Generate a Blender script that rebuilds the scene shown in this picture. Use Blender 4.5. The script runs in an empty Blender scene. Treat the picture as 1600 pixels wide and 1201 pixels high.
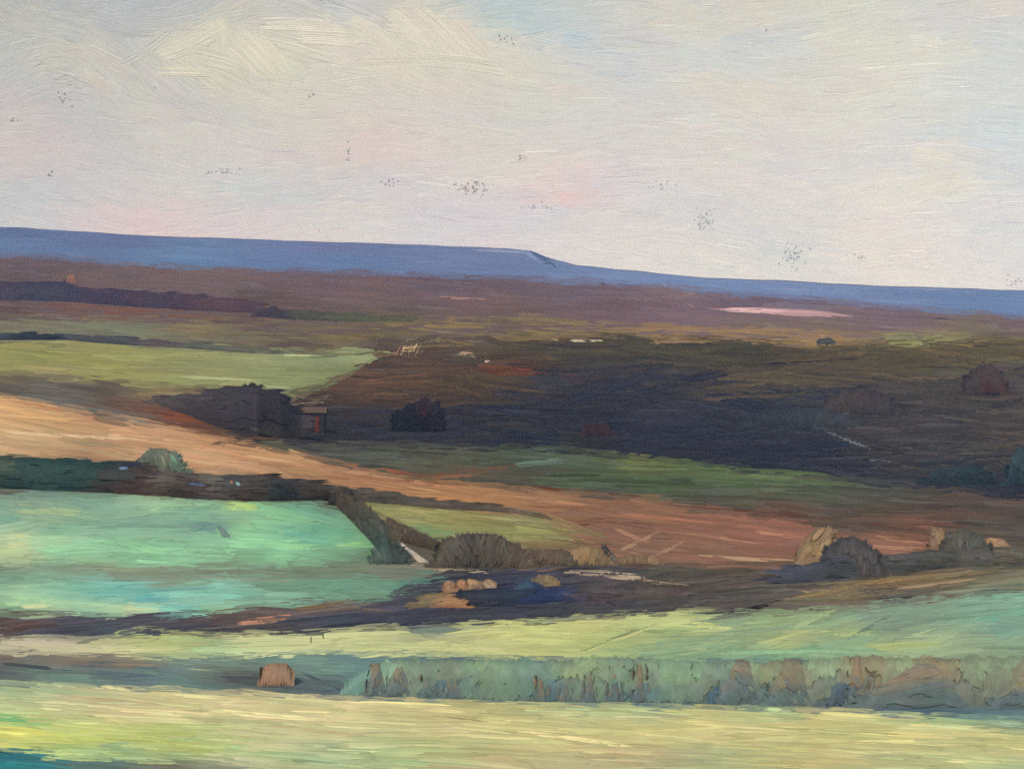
import bpy, math, random
import numpy as np
rng = np.random.default_rng(7)
SC = bpy.context.scene
COL = SC.collection

# ------------------------------------------------------------------ camera, sky light, sun, exposure
EYE, FPX, HOR, MID = 60.0, 2198.0, 460.0, 800.0      # eye height (m), focal length, horizon row, centre column (photo pixels)
cd = bpy.data.cameras.new('camera'); cam = bpy.data.objects.new('camera', cd); COL.objects.link(cam)
cam.location = (0, 0, EYE); cam.rotation_euler = (math.radians(90), 0, 0)
cd.sensor_fit = 'HORIZONTAL'; cd.sensor_width = 36; cd.lens = 36 * FPX / 1600
cd.shift_y = -(600.5 - HOR) / 1600
cd.clip_start = 1; cd.clip_end = 60000
SC.camera = cam
SUN_EL, SUN_AZ = math.radians(40), math.radians(200)  # azimuth clockwise from +Y: behind the viewer, to the left
w = bpy.data.worlds.new('World'); SC.world = w; w.use_nodes = True
nt = w.node_tree; bg = nt.nodes['Background']
sky = nt.nodes.new('ShaderNodeTexSky'); sky.sky_type = 'NISHITA'; sky.sun_disc = False
sky.sun_elevation = SUN_EL; sky.sun_rotation = SUN_AZ
nt.links.new(sky.outputs[0], bg.inputs[0]); bg.inputs[1].default_value = 0.09
sd = bpy.data.lights.new('sun', 'SUN'); sd.energy = 1.5; sd.angle = math.radians(12); sd.color = (1, 0.95, 0.88)
sun = bpy.data.objects.new('sun', sd); COL.objects.link(sun)
sun.location = (-800, -900, 900)
from mathutils import Vector
Ldir = Vector((math.sin(SUN_AZ) * math.cos(SUN_EL), math.cos(SUN_AZ) * math.cos(SUN_EL), math.sin(SUN_EL)))
sun.rotation_euler = Ldir.to_track_quat('Z', 'Y').to_euler()
vs = SC.view_settings; vs.view_transform = 'Standard'; vs.look = 'None'; vs.exposure = 1.75; vs.gamma = 1
SC.cycles.use_denoising = False
SC.cycles.max_bounces = 4; SC.cycles.volume_bounces = 0
GAIN = dict(ground=np.array([.60, .565, .485]), sky=np.array([.546, .534, .512]), plant=np.array([.50, .47, .41]))   # surface colour per seen colour
AIR, AIR_GLOW = 3.5e-5, np.array([.33, .51, .81])      # density of the haze and the light it adds when deep
def bare(col, dist):
    """a surface's own colour from the colour it has through that much air"""
    t = np.exp(-AIR * np.asarray(dist, float))[..., None]
    return np.maximum((col - (1 - t) * AIR_GLOW) / t, .004)

# ------------------------------------------------------------------ small helpers
def lin(rgb):
    a = np.asarray(rgb, float) / 255
    return np.where(a <= .04045, a / 12.92, ((a + .055) / 1.055) ** 2.4)
def mute(rgb, k):
    m = .3 * rgb[0] + .59 * rgb[1] + .11 * rgb[2]; return tuple(m + (v - m) * k for v in rgb)
def tag(o, label=None, cat=None, group=None, kind=None):
    for k, v in (('label', label), ('category', cat), ('group', group), ('kind', kind)):
        if v: o[k] = v
    return o
def paint_material(name, rough=0.5, spec=0.35, grain=0.12, scale=1.0, bump=0.0):
    m = bpy.data.materials.new(name); m.use_nodes = True; t = m.node_tree; b = t.nodes['Principled BSDF']
    a = t.nodes.new('ShaderNodeAttribute'); a.attribute_name = 'paint'
    tc = t.nodes.new('ShaderNodeTexCoord'); n = t.nodes.new('ShaderNodeTexNoise'); n.inputs['Scale'].default_value = scale
    n.inputs['Detail'].default_value = 4
    t.links.new(tc.outputs['Object'], n.inputs['Vector'])
    mr = t.nodes.new('ShaderNodeMapRange'); mr.inputs['From Min'].default_value = .25; mr.inputs['From Max'].default_value = .75
    mr.inputs['To Min'].default_value = 1 - grain; mr.inputs['To Max'].default_value = 1 + grain
    t.links.new(n.outputs['Fac'], mr.inputs['Value'])
    mx = t.nodes.new('ShaderNodeVectorMath'); mx.operation = 'SCALE'
    t.links.new(a.outputs['Color'], mx.inputs[0]); t.links.new(mr.outputs[0], mx.inputs['Scale'])
    t.links.new(mx.outputs[0], b.inputs['Base Color'])
    b.inputs['Roughness'].default_value = rough; b.inputs['Specular IOR Level'].default_value = spec
    if bump:
        bp = t.nodes.new('ShaderNodeBump'); bp.inputs['Strength'].default_value = bump; bp.inputs['Distance'].default_value = 1 / scale
        t.links.new(n.outputs['Fac'], bp.inputs['Height']); t.links.new(bp.outputs[0], b.inputs['Normal'])
    return m
class Buf:
    def __init__(s): s.v, s.f, s.c, s.n = [], [], [], 0
    def grid(s, V, C, close=False):
        """V (..., m, k, 3): quads over the last two grid axes; C same shape (linear colour)."""
        V = V.reshape((-1,) + V.shape[-3:]); C = np.broadcast_to(C, V.shape)
        b, m, k, _ = V.shape
        idx = s.n + np.arange(b * m * k).reshape(b, m, k)
        q = np.stack([idx[:, :-1, :-1], idx[:, 1:, :-1], idx[:, 1:, 1:], idx[:, :-1, 1:]], -1).reshape(-1, 4)
        s.v.append(V.reshape(-1, 3)); s.c.append(C.reshape(-1, 3)); s.f.append(q); s.n += b * m * k
    def build(s, name, mat, parent=None, origin=(0, 0, 0)):
        V = np.concatenate(s.v) - np.asarray(origin); F = np.concatenate(s.f); C = np.clip(np.concatenate(s.c), .002, .85)
        me = bpy.data.meshes.new(name)
        me.vertices.add(len(V)); me.vertices.foreach_set('co', V.astype(np.float32).ravel())
        me.loops.add(F.size); me.loops.foreach_set('vertex_index', F.astype(np.int32).ravel())
        me.polygons.add(len(F)); me.polygons.foreach_set('loop_start', (np.arange(len(F)) * 4).astype(np.int32))
        me.update(calc_edges=True); me.validate()
        at = me.attributes.new('paint', 'FLOAT_COLOR', 'POINT')
        at.data.foreach_set('color', np.concatenate([C, np.ones((len(C), 1))], 1).astype(np.float32).ravel())
        me.polygons.foreach_set('use_smooth', np.ones(len(me.polygons), bool))
        me.materials.append(mat)
        o = bpy.data.objects.new(name, me); COL.objects.link(o)
        o.location = origin if parent is None else (0, 0, 0)
        if parent is not None: o.parent = parent
        return o
def vnoise(x, y, seed):
    """smooth value noise in -1..1"""
    x = np.asarray(x, float); y = np.asarray(y, float)
    xi, yi = np.floor(x).astype(int), np.floor(y).astype(int); fx, fy = x - xi, y - yi
    fx = fx * fx * (3 - 2 * fx); fy = fy * fy * (3 - 2 * fy)
    def h(a, b):
        n = (a * 374761393 + b * 668265263 + seed * 974634541) & 0xffffffff
        n = ((n ^ (n >> 13)) * 1274126177) & 0xffffffff
        return ((n ^ (n >> 16)) & 0xffff) / 32767.5 - 1
    return (h(xi, yi) * (1 - fx) + h(xi + 1, yi) * fx) * (1 - fy) + (h(xi, yi + 1) * (1 - fx) + h(xi + 1, yi + 1) * fx) * fy

# ------------------------------------------------------------------ terrain: depth of the land along each line of sight over the country
CC = [-1500, 0, 100, 200, 400, 640, 800, 830, 860, 900, 1000, 1050, 1100, 1200, 1300, 1400, 1600, 3100]
def row(**k):
    xs = sorted(int(a[1:]) for a in k); return np.interp(CC, xs, [k['c%d' % x] for x in xs])
LINES = [
 (140, row(c0=1330)),
 (181, row(c0=1212)),
 (212, row(c0=1068, c400=1082, c800=1095, c1200=1106, c1600=1116)),
 (245, row(c0=1004, c400=1006, c800=1026, c1200=1026, c1600=1022)),
 (285, row(c0=984, c400=986, c800=966, c1200=950, c1600=926)),
 (330, row(c0=906, c400=898, c640=892, c800=898, c1200=904, c1600=884)),
 (400, row(c0=776, c400=784, c640=836, c800=848, c1200=862, c1600=858)),
 (470, row(c0=714, c400=738, c800=792, c1200=832, c1600=826)),
 (620, row(c0=620, c200=656, c400=692, c640=728, c800=748, c1200=792, c1600=792)),
 (900, row(c0=582, c400=636, c800=692, c1200=722, c1600=750)),
 (1300, row(c0=536, c400=566, c800=604, c1200=612, c1600=604)),
 (1700, row(c0=516, c400=532, c640=530, c800=520, c1200=532, c1400=540, c1600=524)),
 (2600, row(c0=482, c400=486, c800=492, c1200=510, c1600=513)),
 (4500, row(c0=398, c200=414, c400=422, c640=430, c800=436, c1000=449, c1050=446, c1100=455, c1200=463, c1300=470, c1400=481, c1600=497)),
 (7000, row(c0=394, c200=410, c400=418, c640=426, c800=432, c1000=444, c1050=442, c1100=450, c1200=459, c1300=466, c1400=477, c1600=492)),
 (9000, row(c0=354, c100=359, c200=367, c400=374, c640=382, c800=388, c830=391, c860=403, c900=414, c1050=428, c1100=433, c1200=437, c1300=442, c1400=447, c1600=453)),
]
gC = np.arange(-1500, 3101, 10.0); NS = 800
R = np.stack([np.interp(gC, CC, l[1]) for l in LINES]); Yl = np.log([l[0] for l in LINES])
k5 = np.ones(7) / 7
R[:-3] = np.stack([np.convolve(np.pad(x, 3, 'edge'), k5, 'valid') for x in R[:-3]])
crest = R[-1] + .8 * vnoise(gC / 37, 0 * gC, 3); R[-1] = crest
gS = np.linspace(0, 1, NS)
TAB = np.empty((len(gC), NS))
for i in range(len(gC)):
    rr = crest[i] + gS * (1330 - crest[i])
    t = np.interp(rr, R[::-1, i], Yl[::-1])
    p = np.pad(t, 6, 'edge'); TAB[i] = np.convolve(p, np.ones(13) / 13, 'valid')
moor = R[-3]; ridge_foot = R[-2]
def crest_row(c): return np.interp(c, gC, crest)
def depth(c, r):
    c = np.asarray(c, float); r = np.asarray(r, float)
    cr = crest_row(c); s = np.clip((r - cr) / (1330 - cr), 0, 1) * (NS - 1)
    ci = np.clip((c + 1500) / 10, 0, len(gC) - 1.001); a = ci.astype(int); b = np.minimum(s.astype(int), NS - 2)
    fa, fb = ci - a, s - b
    return np.exp((TAB[a, b] * (1 - fb) + TAB[a, b + 1] * fb) * (1 - fa) + (TAB[a + 1, b] * (1 - fb) + TAB[a + 1, b + 1] * fb) * fa)
def land(c, r, lift=0.0):
    c = np.asarray(c, float); r = np.maximum(np.asarray(r, float), crest_row(c) + .2); y = depth(c, r)
    return np.stack([(c - MID) / FPX * y, y, EYE - (r - HOR) / FPX * y + np.asarray(lift) * y / FPX], -1)
RS = 17000.0
def heaven(c, r, lift=0.0):
    c = np.asarray(c, float); r = np.asarray(r, float)
    d = np.stack([(c - MID) / FPX, np.ones_like(c), -(r - HOR) / FPX], -1); d /= np.linalg.norm(d, axis=-1, keepdims=True)
    return d * (RS - (np.asarray(lift) * RS / FPX)[..., None]) + np.array([0, 0, EYE])

# ------------------------------------------------------------------ brush strokes of crop, grass and cloud
def colour_at(pts, c, r, ax=0.4, p=3.0):
    """blend of the colour samples [(c, r, rgb)] nearest to (c, r)"""
    c = np.asarray(c, float); r = np.asarray(r, float); num = 0; den = 0
    for pc, pr, rgb in pts:
        w_ = 1 / ((((c - pc) * ax) ** 2 + (r - pr) ** 2) ** (p / 2) + 8.0)
        num = num + w_[..., None] * lin(rgb); den = den + w_
    return num / den[..., None]
def stroke(buf, fn, c, r, L, W, ang, colA, colB, lift, bw=2.3, ridge=.6, bend=0.0, jit=.10, seg=14.0):
    nb = max(1, int(round(W / bw))); ns = max(3, int(L / seg) + 2)
    o = (np.arange(nb) - (nb - 1) / 2) * bw + rng.normal(0, .25, nb)
    t0 = -.5 + rng.uniform(0, .22, nb) ** 1.3; t1 = .5 - rng.uniform(0, .3, nb) ** 1.3
    u = np.linspace(0, 1, ns)
    t = t0[:, None] + (t1 - t0)[:, None] * u                                    # nb, ns
    x = t * L; y = bend * L * (t * t - .08) + o[:, None] * (1 - .25 * np.abs(t * 2) ** 3) + .5 * vnoise(t * L / 30 + c, o[:, None] * 0 + r, 5)
    wid = bw * .66 * np.minimum(1, np.minimum(u, 1 - u) * 5 + .15)
    wid = wid[None, :] * rng.uniform(.75, 1.35, nb)[:, None]
    yy = np.stack([y - wid, y, y + wid], -1); xx = np.repeat(x[..., None], 3, -1)
    ca, sa = math.cos(ang), math.sin(ang)
    pc = c + xx * ca - yy * sa; pr = r + xx * sa + yy * ca
    h = np.zeros_like(pc); rj = rng.uniform(.3, 1.5, nb) * ridge
    h[..., 1] = rj[:, None] * np.minimum(1, np.minimum(u, 1 - u) * 6 + .1)
    h += lift + rng.uniform(0, .06, nb)[:, None, None]
    m = np.clip(u[None, :] * 1.1 - rng.uniform(0, .5, nb)[:, None], 0, 1)[..., None]
    base = colA * (1 - m) + colB * m
    k = np.exp(jit * (.8 * rng.normal(0, 1, nb) + 1.5 * vnoise(o / 6.0 + c, o * 0 + r, 31)))[:, None, None] * np.exp(.05 * vnoise(t * L / 22, o[:, None] * 9 + c, 9))[..., None]
    tint = np.exp(rng.normal(0, jit * .28, (nb, 1, 3)))
    C = np.repeat((base * k * tint)[:, :, None, :], 3, 2)
    buf.grid(fn(pc, pr, h), C)
def inside(poly, c, r):
    c = np.asarray(c, float); r = np.asarray(r, float); res = np.zeros(c.shape, bool); n = len(poly)
    for i in range(n):
        x1, y1 = poly[i]; x2, y2 = poly[(i + 1) % n]
        if y1 == y2: continue
        hit = ((y1 > r) != (y2 > r)) & (c < (x2 - x1) * (r - y1) / (y2 - y1) + x1); res ^= hit
    return res

# ------------------------------------------------------------------ the fields, far to near: outline, colour samples, lie of the strokes
def curve(a, lo, hi, n=24, d=0.0):
    cs = np.linspace(lo, hi, n); return [(float(c), float(np.interp(c, gC, a) + d)) for c in cs]
E0, E1 = -260, 1860
FIELDS = []
def field(name, poly, pts, ang=2, L=(60, 130), W=(6, 12), cover=2.5, ridge=.9, jit=.09, bw=2.7, bend=.03, angj=2.5, rough=.6, spec=.03, groove=.5, lite=1.13, dark=.86):
    if name == 'distant_ridge': pts = [(c, r, tuple(v * .93 + 14 for v in mute(q, .95))) for c, r, q in pts]
    if name == 'heather_moor': pts = [(c, r, tuple(v * .96 + 7 for v in mute(q, .92))) for c, r, q in pts]
    if name == 'dull_green_plot': pts = [(c, r, tuple(v * .97 for v in mute(q, .72)) if q[1] > q[0] + 8 else q) for c, r, q in pts]
    if name == 'mint_field': pts = [(c, r, tuple(v * g for v, g in zip(q, (.95, .985, 1.03)))) for c, r, q in pts]
    if name == 'dark_earth': pts = [(c, r, tuple(v * g for v, g in zip(mute(q, .75), (.95, .99, 1.05))) if c < 660 else q) for c, r, q in pts]
    if name == 'green_field': pts = [(c, r, mute(q, .84) if c > 1330 else q) for c, r, q in pts]
    if name == 'stubble_field': pts = [(c, r, q if c < 840 else tuple(v * .95 for v in mute(q, .84))) for c, r, q in pts]
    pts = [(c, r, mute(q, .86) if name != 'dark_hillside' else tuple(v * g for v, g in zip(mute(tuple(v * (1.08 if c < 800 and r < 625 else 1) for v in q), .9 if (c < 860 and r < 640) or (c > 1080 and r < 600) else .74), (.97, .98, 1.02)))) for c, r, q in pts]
    FIELDS.append(dict(name=name, poly=poly, pts=pts, ang=ang, L=L, W=W, cover=cover, ridge=ridge, jit=jit, bw=bw, bend=bend, angj=angj, rough=rough, spec=spec, groove=groove, lite=lite, dark=dark))
field('distant_ridge', curve(crest, E0, E1, 80, 1.5) + curve(ridge_foot, E1, E0, 40, 3),
  [(0, 362, (84, 103, 148)), (0, 385, (92, 120, 165)), (200, 372, (92, 108, 152)), (250, 408, (92, 128, 172)), (500, 380, (100, 112, 158)), (500, 410, (90, 120, 168)),
   (760, 395, (102, 120, 164)), (790, 425, (98, 120, 166)), (900, 430, (108, 132, 178)), (1100, 445, (108, 134, 182)), (1300, 465, (106, 130, 178)), (1500, 470, (98, 126, 172)), (1600, 488, (100, 130, 178))],
  ang=2.6, W=(4, 9), L=(70, 170), jit=.07, ridge=.6, lite=1.12, dark=.9, groove=1.0)
field('heather_moor', curve(moor, E0, E1, 60) + [(1900, 520), (1600, 520), (1200, 545), (800, 530), (400, 520), (0, 500), (-300, 500)],
  [(0, 410, (108, 90, 92)), (0, 430, (98, 80, 80)), (200, 430, (112, 92, 92)), (350, 445, (116, 94, 96)), (500, 440, (112, 90, 98)), (560, 465, (116, 92, 94)), (700, 450, (104, 88, 102)), (720, 470, (118, 90, 92)),
   (900, 450, (110, 94, 108)), (950, 480, (116, 90, 96)), (1070, 455, (128, 104, 112)), (1060, 495, (122, 98, 108)), (1150, 470, (112, 92, 108)), (1250, 475, (116, 98, 118)), (1400, 495, (120, 98, 108)), (1250, 505, (126, 104, 96)),
   (1500, 508, (124, 106, 92)), (800, 500, (108, 88, 86)), (1600, 505, (118, 96, 100)), (1200, 520, (132, 108, 88)), (600, 490, (100, 88, 76)), (400, 470, (98, 80, 78)), (-100, 420, (104, 86, 88))],
  ang=2.6, W=(4, 9), L=(60, 150), jit=.08)
field('russet_strip', [(-300, 474), (90, 472), (250, 480), (400, 486), (520, 492), (420, 500), (200, 498), (0, 494), (-300, 490)],
  [(0, 482, (96, 78, 76)), (150, 488, (122, 86, 74)), (280, 490, (120, 84, 70)), (400, 494, (106, 86, 76))], ang=1.5, W=(4, 7))
field('olive_strip', [(-300, 496), (0, 494), (250, 501), (420, 506), (640, 512), (660, 545), (400, 548), (220, 536), (0, 524), (-300, 520)],
  [(0, 506, (122, 116, 94)), (100, 512, (124, 122, 100)), (220, 520, (118, 122, 102)), (280, 510, (132, 116, 86)), (400, 525, (118, 108, 86)), (520, 520, (124, 108, 76)), (440, 540, (92, 82, 78)), (600, 540, (94, 82, 72))], ang=2.5, W=(4, 9), L=(50, 110))
field('ochre_heath', [(520, 512), (620, 500), (800, 496), (1000, 508), (1200, 516), (1400, 520), (1900, 518), (1900, 545), (1300, 545), (1000, 534), (800, 522), (620, 520)],
  [(560, 512, (122, 108, 76)), (700, 506, (134, 116, 80)), (830, 508, (136, 118, 80)), (960, 514, (138, 116, 84)), (1050, 525, (156, 124, 82)), (1180, 528, (166, 128, 88)), (1250, 532, (160, 128, 84)), (1350, 522, (136, 112, 88)), (1420, 530, (146, 146, 92)), (1550, 522, (122, 108, 82))], ang=3, W=(4, 8), L=(60, 140))
field('meadow', [(-300, 532), (0, 534), (150, 534), (280, 540), (420, 552), (560, 552), (600, 545), (640, 552), (560, 578), (510, 606), (440, 612), (370, 610), (250, 602), (100, 588), (-300, 580)],
  [(0, 545, (152, 148, 88)), (60, 560, (146, 144, 86)), (160, 572, (156, 152, 86)), (200, 555, (150, 148, 92)), (300, 560, (146, 148, 96)), (330, 590, (148, 150, 98)), (430, 560, (146, 154, 104)), (450, 595, (136, 146, 96)), (520, 575, (128, 138, 92)), (550, 555, (146, 156, 108)), (80, 586, (162, 148, 96))],
  ang=3, W=(6, 11), L=(60, 130), jit=.07)
field('fallow_strip', [(-300, 580), (0, 584), (110, 590), (250, 603), (380, 612), (470, 625), (470, 690), (400, 690), (250, 664), (100, 634), (0, 618), (-300, 600)],
  [(0, 592, (120, 108, 84)), (0, 606, (100, 92, 84)), (150, 610, (100, 90, 80)), (160, 632, (112, 88, 76)), (230, 640, (126, 84, 70)), (280, 650, (134, 78, 60)), (240, 612, (136, 120, 86)), (330, 625, (78, 70, 70)), (400, 650, (66, 62, 68)), (330, 668, (110, 76, 62)), (400, 690, (118, 78, 58)), (120, 636, (112, 114, 106)), (200, 653, (118, 116, 106)), (60, 622, (116, 112, 104))],
  ang=8, W=(5, 10), L=(50, 110))
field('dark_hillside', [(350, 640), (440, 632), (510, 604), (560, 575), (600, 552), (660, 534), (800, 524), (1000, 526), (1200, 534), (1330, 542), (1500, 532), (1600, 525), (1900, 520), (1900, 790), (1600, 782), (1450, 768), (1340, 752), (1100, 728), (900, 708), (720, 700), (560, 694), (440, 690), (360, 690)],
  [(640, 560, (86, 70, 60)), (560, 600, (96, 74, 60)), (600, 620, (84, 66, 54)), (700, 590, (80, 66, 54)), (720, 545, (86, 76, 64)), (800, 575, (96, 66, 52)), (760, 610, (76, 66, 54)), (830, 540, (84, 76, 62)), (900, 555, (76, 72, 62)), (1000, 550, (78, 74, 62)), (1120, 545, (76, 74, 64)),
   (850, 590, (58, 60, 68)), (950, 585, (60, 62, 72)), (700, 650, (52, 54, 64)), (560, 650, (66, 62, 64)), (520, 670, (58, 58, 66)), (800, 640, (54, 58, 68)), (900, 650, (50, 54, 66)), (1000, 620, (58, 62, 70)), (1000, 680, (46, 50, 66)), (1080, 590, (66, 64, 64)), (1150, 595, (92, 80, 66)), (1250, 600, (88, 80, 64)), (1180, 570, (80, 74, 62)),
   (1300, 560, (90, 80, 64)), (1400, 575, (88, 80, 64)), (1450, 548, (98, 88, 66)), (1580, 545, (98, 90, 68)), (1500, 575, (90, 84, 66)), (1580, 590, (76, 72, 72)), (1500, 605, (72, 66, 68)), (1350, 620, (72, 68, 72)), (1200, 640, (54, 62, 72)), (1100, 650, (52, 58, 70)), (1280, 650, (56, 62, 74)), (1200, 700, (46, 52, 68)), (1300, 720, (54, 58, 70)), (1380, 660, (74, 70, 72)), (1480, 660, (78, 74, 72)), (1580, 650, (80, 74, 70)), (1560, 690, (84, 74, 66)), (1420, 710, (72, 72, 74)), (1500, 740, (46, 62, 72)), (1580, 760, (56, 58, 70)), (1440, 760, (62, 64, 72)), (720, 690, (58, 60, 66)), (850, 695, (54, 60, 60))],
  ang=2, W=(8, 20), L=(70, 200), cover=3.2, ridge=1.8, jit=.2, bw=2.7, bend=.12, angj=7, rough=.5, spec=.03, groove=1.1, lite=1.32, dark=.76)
field('dull_green_plot', [(420, 690), (560, 690), (720, 697), (900, 704), (1100, 724), (1340, 748), (1600, 778), (1900, 780), (1900, 860), (1500, 850), (1300, 830), (1200, 806), (1000, 776), (800, 762), (640, 750), (520, 720)],
  [(480, 695, (76, 76, 74)), (560, 705, (86, 88, 80)), (640, 712, (92, 96, 82)), (720, 725, (90, 94, 76)), (800, 715, (80, 96, 72)), (850, 718, (88, 108, 88)), (800, 745, (90, 84, 72)), (700, 735, (96, 84, 70)), (940, 735, (90, 106, 62)), (1000, 725, (106, 120, 56)), (920, 748, (78, 108, 66)), (1020, 750, (76, 104, 62)), (1120, 748, (76, 108, 64)), (1150, 735, (100, 128, 66)), (1250, 745, (88, 114, 66)), (1320, 755, (84, 98, 74)),
   (950, 768, (84, 82, 78)), (1100, 765, (84, 92, 74)), (1250, 770, (84, 92, 76)), (1400, 770, (84, 86, 76)), (1100, 785, (90, 78, 72)), (1230, 795, (108, 76, 66)), (1350, 800, (96, 80, 70)), (1450, 790, (98, 80, 72)), (1550, 795, (96, 82, 74)), (1430, 820, (124, 84, 70)), (1530, 830, (92, 84, 74)), (1580, 815, (88, 80, 72)), (1330, 782, (88, 86, 78))],
  ang=3, W=(5, 11), L=(70, 150), jit=.13, ridge=1.2, groove=1.0, lite=1.25, dark=.75)
field('stubble_field', [(-300, 610), (0, 618), (60, 628), (110, 638), (250, 668), (400, 696), (520, 722), (620, 746), (800, 762), (1000, 780), (1200, 808), (1320, 832), (1480, 845), (1500, 870), (1300, 880), (1180, 884), (960, 876), (900, 842), (790, 800), (700, 788), (560, 766), (450, 748), (330, 738), (180, 722), (0, 714), (-300, 712)],
  [(0, 635, (212, 160, 108)), (60, 650, (208, 158, 108)), (100, 660, (204, 156, 106)), (150, 650, (200, 142, 100)), (0, 690, (198, 160, 116)), (100, 690, (188, 152, 108)), (160, 695, (168, 138, 100)), (60, 680, (210, 172, 124)), (200, 690, (206, 154, 112)), (240, 690, (226, 172, 130)), (280, 685, (212, 156, 112)), (120, 712, (176, 132, 98)), (350, 705, (206, 148, 102)), (350, 722, (208, 158, 116)), (420, 710, (208, 150, 102)), (480, 728, (204, 154, 110)), (470, 742, (166, 122, 84)), (560, 738, (172, 112, 80)), (600, 755, (186, 134, 92)), (680, 765, (180, 126, 84)), (680, 748, (140, 92, 64)), (760, 775, (182, 128, 86)), (840, 775, (172, 118, 80)), (850, 790, (160, 108, 72)), (960, 790, (164, 108, 76)), (900, 805, (160, 106, 74)), (960, 825, (148, 98, 76)), (1040, 800, (168, 110, 78)), (1050, 830, (158, 104, 80)), (1000, 850, (154, 108, 82)), (1100, 820, (172, 108, 80)), (1100, 860, (158, 106, 82)), (1180, 830, (172, 106, 82)), (1200, 855, (168, 104, 84)), (1260, 840, (168, 108, 84)), (1250, 870, (150, 104, 82)), (1380, 845, (170, 112, 84)), (1450, 845, (150, 98, 76))],
  ang=7, W=(6, 12), L=(70, 150), jit=.09, ridge=1.0, bw=2.6, groove=.9, lite=1.2, dark=.8)
field('yellow_plot', [(545, 780), (640, 786), (720, 790), (800, 798), (880, 815), (960, 846), (940, 868), (850, 858), (760, 846), (680, 842), (620, 815)],
  [(580, 792, (150, 150, 92)), (650, 800, (156, 148, 92)), (700, 810, (144, 132, 78)), (760, 810, (148, 138, 84)), (820, 815, (140, 132, 92)), (660, 828, (128, 150, 96)), (720, 830, (140, 138, 84)), (820, 830, (150, 150, 88)), (880, 838, (140, 126, 84)), (850, 850, (136, 116, 80)), (920, 855, (124, 96, 70))],
  ang=6, W=(6, 10), L=(50, 110), jit=.1)
field('mint_field', [(-300, 764), (0, 766), (180, 772), (330, 784), (480, 782), (545, 800), (590, 836), (620, 862), (600, 878), (400, 884), (200, 884), (0, 878), (-300, 876)],
  [(0, 772, (120, 138, 120)), (60, 775, (114, 136, 122)), (150, 780, (128, 162, 130)), (60, 798, (156, 176, 128)), (0, 805, (116, 162, 136)), (100, 812, (120, 156, 130)), (200, 795, (136, 168, 134)), (240, 782, (158, 190, 136)), (200, 820, (124, 158, 132)), (300, 800, (124, 166, 134)), (320, 820, (110, 146, 132)), (100, 830, (134, 178, 138)), (30, 845, (184, 196, 140)), (20, 862, (182, 188, 134)), (80, 850, (142, 200, 146)), (200, 850, (140, 194, 142)), (250, 865, (138, 192, 140)), (330, 855, (138, 190, 142)), (380, 795, (158, 200, 128)), (400, 830, (144, 198, 140)), (430, 860, (142, 204, 146)), (470, 800, (128, 186, 144)), (480, 835, (112, 178, 142)), (530, 820, (128, 180, 140)), (540, 848, (142, 200, 130)), (590, 858, (108, 150, 112)), (500, 800, (120, 160, 128)), (350, 875, (124, 156, 118)), (550, 870, (118, 142, 112))],
  ang=2, W=(9, 18), L=(60, 140), jit=.05, ridge=.8, angj=6)
field('grey_green_strip', [(-300, 876), (0, 879), (300, 885), (560, 880), (680, 884), (700, 905), (560, 915), (300, 905), (0, 900), (-300, 900)],
  [(0, 884, (118, 140, 118)), (60, 890, (122, 150, 124)), (200, 888, (128, 140, 116)), (350, 892, (120, 130, 112)), (480, 898, (112, 130, 108)), (560, 900, (112, 122, 104)), (640, 895, (120, 122, 104))], ang=1, W=(6, 11), L=(70, 150), jit=.07)
field('turquoise_field', [(-300, 894), (0, 894), (300, 900), (560, 898), (700, 896), (720, 925), (650, 938), (500, 940), (400, 948), (330, 958), (200, 962), (0, 960), (-300, 958)],
  [(0, 905, (120, 158, 132)), (100, 905, (124, 168, 140)), (250, 905, (130, 146, 124)), (30, 935, (156, 200, 150)), (60, 945, (182, 202, 150)), (100, 925, (120, 186, 160)), (200, 925, (110, 184, 168)), (210, 933, (88, 168, 168)), (210, 950, (178, 204, 156)), (260, 952, (116, 186, 172)), (330, 930, (126, 190, 166)), (330, 945, (140, 186, 150)), (420, 935, (128, 176, 148)), (420, 915, (110, 148, 122)), (500, 920, (104, 150, 124)), (600, 915, (104, 146, 122)), (650, 908, (82, 124, 112)), (600, 935, (116, 154, 124)), (30, 958, (110, 150, 120))],
  ang=0.5, W=(8, 16), L=(60, 140), jit=.055, angj=4)
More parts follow.
